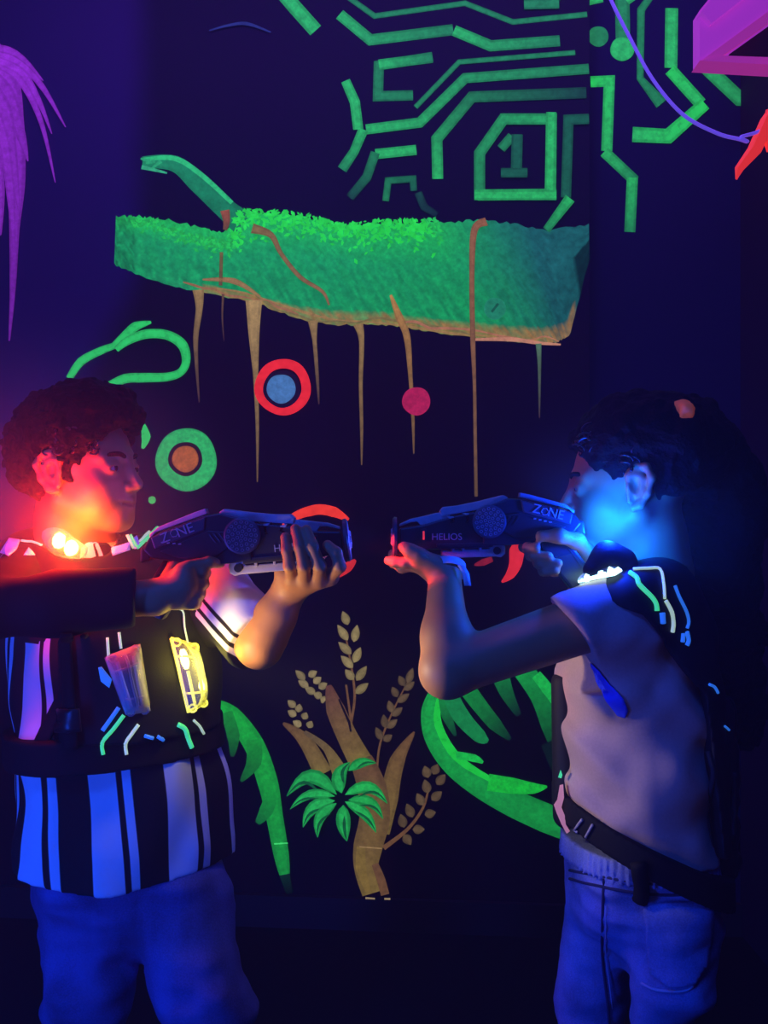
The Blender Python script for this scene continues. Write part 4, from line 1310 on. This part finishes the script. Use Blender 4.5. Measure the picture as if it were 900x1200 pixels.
# jeans
F = Field(ax_(.22, .58, .004), ax_(1.44, 1.88, .004), ax_(.03, .67, .004))
F.loft([(.40, .41, 1.635, .05, .04), (.46, .41, 1.635, .095, .085), (.51, .408, 1.635, .122, .106), (.57, .408, 1.635, .128, .112), (.64, .404, 1.635, .115, .104)], gf, k=.035)
F.chain([ghR, gkR, gaR], [.068, .054, .056], k=.03)
F.chain([ghL, A(789, 1090, 1.555), A(786, 1150, 1.55), A(775, 1185, 1.55), gaL], [.068, .066, .056, .040, .048], k=.02)
F.bump(.012, 12, ani=(1, 1, 1.4)); F.bump(.006, 30, seed=6.2, ani=(.7, .7, 1.5))
F.clip((0, 0, .05), (0, 0, -1)); F.clip((0, 0, .598), (0, 0, 1))
V, Q = F.mesh()
gj = link('jeans', npmesh('jeans', V, Q), M['denim_girl'], GIRL)
T_gj = bvh(V, Q)
decal('pocket', [T_gj], [(754, 1062), (833, 1056), (833, 1090), (826, 1130), (812, 1154), (785, 1156), (764, 1142), (758, 1100)], M['denim_girl'], gj, off=.004, thick=.006)
T2 = [T_gj]
for pts_, nm, mm, r in (([(668, 1020), (700, 1026), (745, 1034), (800, 1036), (836, 1024)], 'seam', 'seam', .0022),
                        ([(668, 1030), (700, 1038), (745, 1046), (800, 1048), (837, 1038)], 'seam', 'seam', .0022),
                        ([(708, 1030), (707, 1060), (706, 1120), (712, 1180), (716, 1240)], 'seam', 'seam', .0022),
                        ([(712, 1060), (711, 1120), (716, 1180)], 'stitching', 'stitch', .0010),
                        ([(754, 1066), (795, 1067), (832, 1060)], 'stitching', 'stitch', .0018),
                        ([(756, 1083), (795, 1084), (833, 1078)], 'stitching', 'seam', .0014),
                        ([(761, 1068), (764, 1105), (769, 1138), (786, 1150)], 'stitching', 'seam', .0014),
                        ([(752, 1152), (770, 1160), (800, 1161), (813, 1155)], 'seam', 'stitch', .0022)):
    piping(nm, T2, pts_, r, M[mm], gj, off=.004 if nm == 'stitching' else .001)
F = Field(ax_(.22, .58, .004), ax_(1.44, 1.88, .004), ax_(.54, .68, .004))
F.loft([(.55, .407, 1.635, .137, .120), (.61, .404, 1.635, .130, .112)], gf, k=.01)
F.clip((0, 0, .568), (0, 0, -1)); F.clip((0, 0, .602), (0, 0, 1))
X, Y, Z = F.co((slice(None),) * 3)
F.F += (.002 * np.sin(np.arctan2(Y - 1.635, X - .405) * 70)).astype(np.float32)
V, Q = F.mesh(); link('elastic_waistband', npmesh('elastic_waistband', V, Q), M['denim_girl'], gj)
shoe(gaR, gf, GIRL); shoe(gaL, gf, GIRL)

# girl's vest: yoke over shoulders and back, slanted belt, back unit
F = Field(ax_(.20, .66, .004), ax_(1.40, 1.88, .004), ax_(.50, 1.08, .004))
F.loft(GL, gf, grow=.024, k=.01, z0=.60, z1=1.035)
F.cone(gLs + np.array([.07, .05, .01]), gLs + np.array([.02, .012, 0]), .072, .070, k=.02)
F.cone(gRs + np.array([.02, -.03, .0]), gRs, .068, .068, k=.02)
F.cone(gh.P(-.03, 0, -.06), (.405, 1.63, .96), .062, .05, k=.01, op='sub')
# keep what lies above and behind the slanting front edge
e0, e1, e2 = A(690, 694, 1.5), A(745, 718, 1.5), A(814, 806, 1.56)
e3 = A(824, 960, 1.6)
def vr(X, Y, Z):
    def half(a, b):
        d = b - a; n = np.array([d[2], -d[0]]); n = n / np.linalg.norm(n)       # in x,z
        if n[1] > 0 and n[0] > 0: n = -n
        if n[0] > 0: n = -n
        return (X - a[0]) * n[0] + (Z - a[2]) * n[1]
    return np.minimum(np.minimum(half(e0, e1), half(e1, e2)), half(e2, e3))
region(F, vr)
F.bump(.004, 18)
V, Q = F.mesh()
gvest = link('laser_tag_vest', npmesh('laser_tag_vest', V, Q), M['vest'], GIRL, label='black padded vest with neon piping over the shoulder')
T_gvest = bvh(V, Q)
TG = [T_gvest, T_tee, T_gj]
# belt: slanted band round hips
F = Field(ax_(.22, .60, .004), ax_(1.42, 1.88, .004), ax_(.44, .72, .004))
F.loft([(.44, .410, 1.635, .160, .132), (.56, .408, 1.635, .156, .132), (.62, .404, 1.632, .150, .127), (.72, .400, 1.63, .146, .126)], gf, k=.01)
sl = .47
F.clip(A(690, 958, 1.52), (sl, 0, 1)); F.clip(A(690, 990, 1.52), (-.50, 0, -1))
V, Q = F.mesh(); link('belt', npmesh('belt', V, Q), M['belt'], gvest)
T_gbelt = bvh(V, Q)
for a, b in (((684, 960), (672, 976)), ((696, 966), (686, 984))):
    piping('buckle', [T_gbelt], [a, b], .0022, M['rail'], gvest, off=.003)
piping('strap', [T_gbelt, T_gj], [(748, 1010), (752, 1040), (748, 1058)], [.012] * 8 + [.004], M['belt'], gvest, off=.004)
# front chest pad edge seen past the tee
F = Field(ax_(.22, .36, .003), ax_(1.52, 1.76, .003), ax_(.60, .86, .003))
F.cone(A(662, 800, 1.64), A(664, 955, 1.64), .022, .022, k=.01)
F.cone(A(662, 800, 1.69), A(664, 955, 1.69), .022, .022, k=.03)
V, Q = F.mesh(); link('front_pad', npmesh('front_pad', V, Q), M['vest'], gvest)
T_pad = bvh(V, Q)
def flat_patch(name, poly, Y, m, parent, label, th=.006):
    n = len(poly)
    Vv = [at(x, y, Y - th) for x, y in poly] + [at(x, y, Y + th) for x, y in poly]
    Ff = [tuple(range(n)), tuple(range(2 * n - 1, n - 1, -1))] + [(i, i + n, (i + 1) % n + n, (i + 1) % n) for i in range(n)]
    me = bpy.data.meshes.new(name); me.from_pydata([tuple(v) for v in Vv], [], Ff)
    return link(name, me, m, parent, smooth=False, label=label)
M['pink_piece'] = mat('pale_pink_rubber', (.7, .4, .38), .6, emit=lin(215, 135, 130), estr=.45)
flat_patch('edge_trim', [(656, 920), (660, 919), (661, 935), (658, 946), (662, 956), (663, 966), (668, 974), (664, 977), (658, 966), (652, 952), (649, 943), (653, 937)], 1.60, M['pink_piece'], gvest, 'pale pink trim at the front of the vest')
flat_patch('edge_trim', [(657, 902), (659, 908), (658, 912), (654, 911)], 1.60, M['neon_green'], gvest, 'tiny green trim at the front of the vest', .003)
# back unit
F = Field(ax_(.48, .66, .004), ax_(1.52, 1.80, .004), ax_(.54, .90, .004))
F.cone(A(838, 840, 1.60), A(838, 1000, 1.60), .034, .038, k=.01); F.cone(A(838, 840, 1.70), A(838, 1000, 1.70), .034, .038, k=.06)
F.cone(A(838, 1010, 1.60), A(810, 1030, 1.58), .03, .022, k=.02)
F.bump(.008, 40)
V, Q = F.mesh(); unit = link('back_unit', npmesh('back_unit', V, Q), M['vest_plastic'], gvest)
T_unit = bvh(V, Q)
for x, y, r in ((827, 973, .0035), (830, 995, .004), (831, 960, .0025)):
    bm = bmesh.new(); bmesh.ops.create_icosphere(bm, subdivisions=2, radius=r)
    c = surf([T_unit, T_gvest], x, y, .001)[0]
    for v in bm.verts: v.co = v.co + c
    me = bpy.data.meshes.new('rivet'); bm.to_mesh(me); bm.free(); link('rivet', me, M['rail'], unit)
for x0 in (853, 858): piping('tube', [T_unit], [(x0, 905), (x0 + 1, 940), (x0 - 1, 985)], .004, M['dark_frame'] if x0 == 853 else M['rubber'], unit, off=.003)
piping('hose', [T_unit, T_gvest], [(833, 880), (838, 910), (832, 950), (836, 1000), (822, 1025)], .004, M['rubber'], unit, off=.004)

for pts_, mm, r in (([(738, 672), (746, 678), (749, 686), (763, 700), (768, 708), (769, 716)], 'neon_green', .0036),
                    ([(742, 668), (760, 667), (773, 668), (777, 685), (778, 702)], 'neon_pale', .0022),
                    ([(779, 704), (786, 717), (788, 730), (787, 740)], 'neon_pale', .0030),
                    ([(790, 687), (795, 700), (803, 716), (806, 728), (804, 736)], 'neon_blue', .0025),
                    ([(800, 742), (799, 752)], 'neon_blue', .0032), ([(804, 740), (806, 750), (804, 756)], 'neon_blue', .0032),
                    ([(830, 802), (836, 805), (840, 812)], 'neon_blue', .0022), ([(775, 718), (776, 730)], 'neon_blue', .0042), ([(848, 851), (854, 856)], 'neon_blue', .0018)):
    piping('piping', [T_gvest, T_tee, T_unit], pts_, r, M[mm], gvest)
shoulder_lamp([(682, 686), (692, 680), (706, 676), (724, 672)], [T_gvest, T_tee], gvest, M['clear'], M['led_cyan'], .010, 'shoulder_lamp', 'shoulder lamp glowing white and cyan', lift=.006)
decal('lamp_lens', [T_gvest, T_tee], [(679, 687), (688, 678), (700, 674), (708, 673), (714, 677), (726, 670), (730, 673), (722, 678), (706, 681)], M['led_cyan'], gvest, off=.007, thick=.003, label='glowing white lens strip')
# padded collar lump in front of the neck
F = Field(ax_(.28, .46, .0035), ax_(1.44, 1.74, .0035), ax_(.96, 1.10, .0035))
F.chain([A(694, 668, 1.505), A(712, 652, 1.51), A(730, 660, 1.515), A(742, 674, 1.52)], [.014, .019, .017, .010], k=.02)
V, Q = F.mesh(); link('collar_pad', npmesh('collar_pad', V, Q), M['belt'], gvest)
# wristband
wb = A(524, 668, 1.545); wd = gLw - gLe; wd = wd / np.linalg.norm(wd)
a1 = np.cross(wd, [0, 1, 0]); a1 /= np.linalg.norm(a1); a2 = np.cross(wd, a1)
bm = bmesh.new(); rr = []
for i in range(28):
    t = 2 * math.pi * i / 28
    c = wb + (a1 * math.cos(t) + a2 * math.sin(t)) * .0285 + wd * .004 * math.sin(t)
    rr.append((bm.verts.new(c - wd * .006), bm.verts.new(c + wd * .006)))
for i in range(28):
    a, b = rr[i], rr[(i + 1) % 28]; bm.faces.new((a[0], b[0], b[1], a[1]))
tl = [A(540, 664, 1.522), A(546, 674, 1.520), A(548, 688, 1.520)]
pv = None
for i, q in enumerate(tl):
    w = .005
    v = (bm.verts.new(q - np.array([w, 0, -.002])), bm.verts.new(q + np.array([w, 0, .002])))
    if pv: bm.faces.new((pv[0], pv[1], v[1], v[0]))
    pv = v
me = bpy.data.meshes.new('wristband'); bm.to_mesh(me); bm.free()
o = link('wristband', me, M['wrist'], GIRL, label='pale paper wristband')
o.modifiers.new('thickness', 'SOLIDIFY').thickness = .0012


# ------------------------------------------------------------------ toy blasters
U = 1 / 770          # one photo pixel on the blaster in metres


def prism(name, poly, half, bevel=.0025, y0=0.0):
    """side outline (rearward, up in blaster pixels) thickened across the blaster"""
    bm = bmesh.new()
    a = [bm.verts.new((-x * U, y0 - half, z * U)) for x, z in poly]; b = [bm.verts.new((-x * U, y0 + half, z * U)) for x, z in poly]
    n = len(poly)
    bm.faces.new(a); bm.faces.new(b[::-1])
    for i in range(n): bm.faces.new((a[i], b[i], b[(i + 1) % n], a[(i + 1) % n]))
    bmesh.ops.recalc_face_normals(bm, faces=bm.faces)
    if bevel: bmesh.ops.bevel(bm, geom=list(bm.edges), offset=bevel, segments=2, affect='EDGES', profile=.6)
    me = bpy.data.meshes.new(name); bm.to_mesh(me); bm.free()
    return me


def rod(name, c0, c1, r, seg=20):
    return tube_mesh(name, [c0, c1], r, seg)


def text_mesh(body, size, mat_loc, depth=.0008):
    cu = bpy.data.curves.new('t', 'FONT'); cu.body = body; cu.size = size; cu.extrude = depth; cu.align_x = 'CENTER'; cu.align_y = 'CENTER'
    o = bpy.data.objects.new('t', cu); COL.objects.link(o)
    bpy.context.view_layer.update()
    me = bpy.data.meshes.new_from_object(o.evaluated_get(bpy.context.evaluated_depsgraph_get()))
    bpy.data.objects.remove(o); bpy.data.curves.remove(cu)
    me.transform(mat_loc)
    return me


def side_matrix(x, z, y, side, tilt):
    """plane on the flank: side -1 faces -Y (letters run towards +X), +1 faces +Y (letters run towards -X)"""
    if side < 0: m = Matrix.Rotation(math.radians(90), 4, 'X')
    else: m = Matrix.Rotation(math.radians(180), 4, 'Z') @ Matrix.Rotation(math.radians(90), 4, 'X')
    return Matrix.Translation((-x * U, y, z * U)) @ Matrix.Rotation(math.radians(tilt), 4, 'Y') @ m


def blaster(loc, yaw, pitch, label, scale):
    g = empty('toy_blaster', (0, 0, 0), label, 'toy blaster', 'toy blasters')
    add = lambda nm, me, m, smooth=False, label=None: link(nm, me, m, g, smooth, label)
    add('barrel', join('barrel', [prism('b', [(3, -13), (3, 10), (30, 14), (64, 24), (112, 34), (112, -12), (60, -14), (30, -15)], .019),
                                  prism('b', [(28, -4), (34, -4), (34, 10), (28, 9)], .0205, .0008), prism('b', [(46, -8), (110, -6), (110, -10), (46, -12)], .021, .0008)]), M['gun'])
    add('receiver', join('receiver', [prism('b', [(100, 34), (128, 45), (146, 44), (206, 28), (214, 16), (206, 6), (176, -2), (150, -8), (122, -10), (100, -9)], .023),
                                      prism('b', [(120, 24), (142, 28), (196, 12), (176, 2), (140, -2), (124, 6)], .0255, .0015),
                                      prism('b', [(206, 24), (218, 18), (220, 2), (208, 4)], .016, .003)] +
                         [prism('b', [(124 + k * 5, 14), (126 + k * 5, 14), (132 + k * 5, 24), (130 + k * 5, 24)], .0268, .0004) for k in range(3)]), M['gun'])
    add('side_panel', prism('b', [(143, 43), (204, 28), (201, 15), (146, 29)], .0265, .002), M['gun_panel'])
    # upper rail: bony pale strip with holes, lumps and hooks
    add('top_rail', join('top_rail', [prism('b', [(3, 12), (16, 17), (24, 18), (30, 11), (40, 12), (48, 19), (62, 22), (62, 30), (46, 28), (30, 24), (16, 21), (3, 15)], .012, .0015),
                                      prism('b', [(52, 24), (96, 32), (128, 42), (130, 46), (124, 49), (96, 42), (72, 37), (54, 35), (50, 30)], .016, .002),
                                      prism('b', [(58, 25), (66, 24), (68, 18), (62, 15), (60, 17), (64, 19), (60, 22)], .019, .0008),
                                      prism('b', [(76, 28), (84, 28), (84, 18), (80, 15), (79, 17), (81, 20), (80, 25)], .019, .0008),
                                      prism('b', [(102, 34), (126, 42), (124, 34), (108, 30)], .0205, .001)]), M['rail'])
    add('rear_ridge', prism('b', [(143, 46), (200, 33), (207, 27), (208, 31), (198, 38), (158, 49), (144, 52)], .010, .0015), M['rail'])
    # speaker drum with a ring of holes
    for s_ in (-1, 1):
        ms = []
        c = Vector((-107 * U, s_ * .0235, 18 * U))
        ms.append(tube_mesh('s', [c - Vector((0, s_ * .004, 0)), c + Vector((0, s_ * .0045, 0)), c + Vector((0, s_ * .0055, 0))], [19.5 * U, 19.5 * U, 17.5 * U], 32))
        sp_ = add('speaker', join('speaker', ms), M['gun_panel'])
        ms = []
        for rr_, n_ in ((0, 1), (5, 6), (10, 11), (15, 16)):
            for k in range(n_):
                a = 2 * math.pi * k / n_ + rr_
                c = Vector((-(107 + rr_ * math.cos(a)) * U, s_ * .0288, (18 + rr_ * math.sin(a)) * U))
                ms.append(tube_mesh('h', [c + Vector((1.7 * U * math.cos(t), 0, 1.7 * U * math.sin(t))) for t in np.linspace(0, 6.283, 7)], .0005, 4, False))
        link('grille', join('grille', ms), M['letter'], sp_, False)
    # lower lever bar
    ms = [prism('b', [(52, -24), (60, -25), (116, -23), (122, -24), (127, -20), (127, -11), (122, -7), (114, -8), (108, -14), (60, -16), (52, -16)], .009, .0018)]
    for x in (64, 76, 96): ms.append(prism('b', [(x, -17), (x + 3, -17), (x + 3, -11), (x, -11)], .0105, .0006))
    add('lever_bar', join('lever_bar', ms), M['rail'])
    add('pivot', join('pivot', [rod('p', (-117 * U, -.0115, -16 * U), (-117 * U, .0115, -16 * U), 4.5 * U)]), M['gun'])
    # muzzle disc and lens
    ms = [tube_mesh('d', [(0 * U, 0, 0), (3 * U, 0, 0), (5 * U, 0, 0)], [23 * U, 23.5 * U, 21.5 * U], 36)]
    add('muzzle_disc', join('muzzle_disc', ms), M['gun_panel'])
    add('muzzle_lens', tube_mesh('l', [(5 * U, 0, 0), (7 * U, 0, 0)], [11 * U, 9 * U], 24), M['clear'])
    # grip, trigger guard
    add('grip', join('grip', [prism('b', [(163, -2), (196, 2), (205, -10), (232, -46), (204, -62), (190, -44), (172, -18)], .0155, .004),
                              prism('b', [(198, -12), (203, -11), (228, -45), (223, -47)], .0168, .0006), prism('b', [(178, -24), (206, -19), (207, -21), (179, -26)], .0166, .0004)]), M['gun'])
    add('trigger', prism('b', [(150, -6), (156, -6), (158, -14), (154, -20), (151, -19), (153, -13)], .004, .001), M['rubber'])
    tz = -14
    for s_ in (-1, 1):
        add('lettering', text_mesh('HELIOS', 11 * U, side_matrix(58, 0, s_ * .0196, s_, 0)), M['letter'], label='pale lettering')
        ms = []
        ms.append(text_mesh('Z  NE', 15 * U, side_matrix(175, 29, s_ * .0272, s_, tz)))
        c = Vector((-(171 if s_ > 0 else 178) * U, s_ * .0272, 29.5 * U))
        ms.append(tube_mesh('o', [c + Vector((4.2 * U * math.cos(t), 0, 4.2 * U * math.sin(t))) for t in np.linspace(0, 6.283, 7)], .0007, 5, False))
        for k in range(4):
            x = 158 + k * 6 if s_ > 0 else 190 - k * 6
            ms.append(prism('k', [(x, 22 - k * 1.3), (x + 3, 22 - k * 1.3), (x + 3, 20.5 - k * 1.3), (x, 20.5 - k * 1.3)], .0004, 0, s_ * .0272))
        add('lettering', join('lettering', ms), M['letter'], label='pale lettering')
    add('accent_mark', prism('b', [(30, -3), (32, -3), (32, 7), (30, 7)], .0212, .0002), M['orange'], label='small red mark')
    g.location = loc
    g.rotation_euler = (0, -pitch, yaw)
    g.scale = (scale,) * 3
    return g


GUN_G = blaster(at(465, 629, 1.565), math.pi, 0.0, 'black toy blaster lit blue, held by the child in the mauve tee', 1.0)
GUN_B = blaster(at(404, 633, 1.525), 0.0, .12, 'black toy blaster edged in red light, held by the child in stripes', 1.06)

# ------------------------------------------------------------------ props at the top right
def bar(name, a, b, w, h):
    """box beam between two points, w across (y), h tall"""
    a, b = Vector(a), Vector(b); d = (b - a).normalized(); y = Vector((0, 1, 0)); n = d.cross(y).normalized()
    pts = []
    for q in (a, b):
        pts += [q - y * w / 2 - n * h / 2, q + y * w / 2 - n * h / 2, q + y * w / 2 + n * h / 2, q - y * w / 2 + n * h / 2]
    me = box_mesh(name, [tuple(v) for v in pts])
    return me


fy = 2.30
FR = empty('wall_frame', at(900, 60, 2.62), 'magenta painted boxy frame fixed high at the right', 'wall frame')
def outline(name, poly, y0, y1, m, parent, label=None):
    """front outline in photo pixels at depth y0, carried straight back to y1"""
    n = len(poly); f = [at(x, y, y0) for x, y in poly]
    Vv = [tuple(v) for v in f] + [(v.x, v.y + (y1 - y0), v.z) for v in f]
    Ff = [tuple(range(n)), tuple(range(2 * n - 1, n - 1, -1))] + [(i, i + n, (i + 1) % n + n, (i + 1) % n) for i in range(n)]
    bm = bmesh.new(); vs = [bm.verts.new(v) for v in Vv]
    for q in Ff: bm.faces.new([vs[i] for i in q])
    bmesh.ops.recalc_face_normals(bm, faces=bm.faces)
    me = bpy.data.meshes.new(name); bm.to_mesh(me); bm.free()
    return link(name, me, m, parent, smooth=False, label=label)
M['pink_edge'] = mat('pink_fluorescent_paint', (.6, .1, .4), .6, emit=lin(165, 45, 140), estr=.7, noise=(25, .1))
outline('beam', [(820, 12), (838, -10), (930, -80), (960, -40), (960, -16), (845, 66), (820, 71)], fy, fy + .05, M['magenta'], FR)
outline('beam', [(820, 71), (845, 65), (960, 69), (960, 79)], fy - .012, fy + .05, M['pink_edge'], FR)
outline('edge_strip', [(823, 70), (905, 10), (960, -32), (960, -16), (846, 66)], fy - .008, fy + .002, M['pink_edge'], FR)
outline('batten', [(822, 13), (836, -4), (940, -80), (948, -62), (834, 27)], fy - .02, fy + .02, M['magenta'], FR)
outline('backing', [(842, 62), (955, -16), (955, 72)], fy + .04, fy + .05, M['dark_frame'], FR)

ST = empty('spiky_ornament', at(905, 150, 2.25), 'orange spiky hanging ornament at the right edge', 'ornament')
def spike(pts, r):
    c = [at(x, y, 2.25) for x, y in pts]
    me = tube_mesh('spike', c, r, 4)
    return link('spike', me, M['orange'], ST, smooth=False)
spike([(914, 118), (900, 142), (884, 176), (866, 198), (863, 210)], [.012, .018, .016, .010, .003])
spike([(902, 130), (897, 155), (900, 178)], [.010, .010, .003])
spike([(914, 118), (960, 90)], [.014, .003]); spike([(914, 118), (955, 190)], [.014, .003]); spike([(914, 118), (925, 40)], [.014, .003])
cb = [at(x, y, Y) for x, y, Y in ((700, -40, 2.35), (716, 0, 2.33), (738, 44, 2.31), (765, 93, 2.28), (800, 134, 2.25), (840, 156, 2.24), (866, 163, 2.235), (876, 166, 2.235), (868, 161, 2.23), (884, 156, 2.24), (905, 148, 2.25))]
o = link('cable', tube_mesh('cable', smooth_pts([Vector((cb[0].x - .03, 2.36, 2.75))] + cb, 6), .0042, 8), M['cable'])
tag(o, 'thin violet cable looping down from the ceiling to the orange ornament', 'cable')

# ------------------------------------------------------------------ light
def point(name, loc, col, w, r=.02):
    l = bpy.data.lights.new(name, 'POINT'); l.color = col; l.energy = w; l.shadow_soft_size = r
    o = bpy.data.objects.new(name, l); o.location = loc; COL.objects.link(o); return o


def aim(o, target):
    o.rotation_euler = (Vector(target) - o.location).to_track_quat('-Z', 'Y').to_euler()


def spot(name, loc, target, col, w, ang, r=.01, blend=.5):
    l = bpy.data.lights.new(name, 'SPOT'); l.color = col; l.energy = w; l.spot_size = math.radians(ang); l.spot_blend = blend; l.shadow_soft_size = r
    o = bpy.data.objects.new(name, l); o.location = loc; COL.objects.link(o); aim(o, target); return o


def area(name, loc, target, col, w, sx, sy):
    l = bpy.data.lights.new(name, 'AREA'); l.shape = 'RECTANGLE'; l.size = sx; l.size_y = sy; l.color = col; l.energy = w
    o = bpy.data.objects.new(name, l); o.location = loc; COL.objects.link(o); aim(o, target); return o


lr = lampR[1] * .5 + lampR[2] * .5
point('red_lamp_light', lr + Vector((.020, -.075, .020)), (1, .012, .004), 5.0, .02)
point('jaw_hot_fill', at(94, 618, 1.515), (1, .55, .02), .22, .01)  # added light for the yellow hot spot on the jaw
point('yellow_pod_light', ptY(.4, .35, .06), (1, .80, .10), .35, .015)
spot('yellow_pod_glow', at(214, 772, 1.45), at(345, 715, 1.54), (1, .64, .12), 2.1, 80, .015, .5)
spot('yellow_pod_beam', at(216, 778, 1.46), at(735, 860, 1.56), (1, .80, .60), 7.5, 44, .03, .7)
point('cyan_lamp_light', at(714, 631, 1.50), (.002, .032, 1), 7.5, .015)
point('neck_hot_fill', at(713, 626, 1.525), (0, .6, 1), .38, .01)  # extra light added for the bright cyan spot on the neck
spot('red_muzzle_beam', at(414, 634, 1.525), at(500, 660, 1.56), (1, .03, .03), 2.4, 48, .008, .6)
spot('blue_muzzle_beam', at(458, 629, 1.56), at(330, 640, 1.51), (.05, .08, 1), 2.0, 80, .008, .6)
spot('warm_fill_spot', (-.25, .45, .55), at(745, 860, 1.6), (1, .66, .55), 1.1, 26, .05, .9)  # unseen warm fill added to brighten the tee
area('blacklight_tube_front', (-.25, .25, 2.3), (-.2, 1.65, .75), (.010, .08, 1), 17, 1.2, .15)
area('blacklight_tube_low', (-1.1, .5, .55), (-.35, 1.7, .6), (.010, .07, 1), 17, .15, .8)
area('blacklight_tube_wall', (-.1, 2.25, 2.7), (-.1, 2.8, 1.0), (.34, .09, 1), 9, 2.0, .1)


def haze(px, py, Y, r, dens, label):
    """added haze ball imitating lens glow round a lamp, thinning out towards its rim"""
    bm = bmesh.new(); bmesh.ops.create_icosphere(bm, subdivisions=3, radius=1)
    me = bpy.data.meshes.new('haze'); bm.to_mesh(me); bm.free()
    m = bpy.data.materials.new('haze'); m.use_nodes = True; nt = m.node_tree; nt.nodes.clear()
    out = nt.nodes.new('ShaderNodeOutputMaterial'); v = nt.nodes.new('ShaderNodeVolumeScatter'); v.inputs['Anisotropy'].default_value = .1
    tc = nt.nodes.new('ShaderNodeTexCoord'); ln = nt.nodes.new('ShaderNodeVectorMath'); ln.operation = 'LENGTH'
    mr = nt.nodes.new('ShaderNodeMapRange'); mr.interpolation_type = 'SMOOTHSTEP'
    mr.inputs['To Min'].default_value = dens; mr.inputs['To Max'].default_value = 0
    nt.links.new(tc.outputs['Object'], ln.inputs[0]); nt.links.new(ln.outputs['Value'], mr.inputs['Value'])
    nt.links.new(mr.outputs['Result'], v.inputs['Density']); nt.links.new(v.outputs[0], out.inputs['Volume'])
    o = link('haze', me, m); o.location = at(px, py, Y); o.scale = (r, r * .8, r)
    return tag(o, label, 'haze', kind='stuff')


haze(46, 600, 1.63, .36, 1.3, 'added haze puff imitating the red lens glow round the lamp on the left shoulder')
haze(726, 640, 1.63, .26, .65, 'added haze puff imitating the blue glow by the neck at right')

w = bpy.data.worlds.new('world'); SC.world = w; w.use_nodes = True
w.node_tree.nodes['Background'].inputs['Color'].default_value = (.02, .006, .03, 1)
w.node_tree.nodes['Background'].inputs['Strength'].default_value = .05
vs = w.node_tree.nodes.new('ShaderNodeVolumeScatter'); vs.inputs['Density'].default_value = .03; vs.inputs['Anisotropy'].default_value = .2
w.node_tree.links.new(vs.outputs[0], w.node_tree.nodes['World Output'].inputs['Volume'])

cam = bpy.data.cameras.new('camera'); co = bpy.data.objects.new('camera', cam); COL.objects.link(co)
co.location = (0, 0, CAMZ); co.rotation_euler = (math.radians(90), 0, 0)
cam.sensor_fit = 'VERTICAL'; cam.sensor_height = 36; cam.lens = 36 * FOC / 1200
cam.clip_start = .02
SC.camera = co
SC.view_settings.view_transform = 'Standard'; SC.view_settings.look = 'None'
SC.view_settings.exposure = 0; SC.view_settings.gamma = 1
SC.view_settings.use_curve_mapping = False
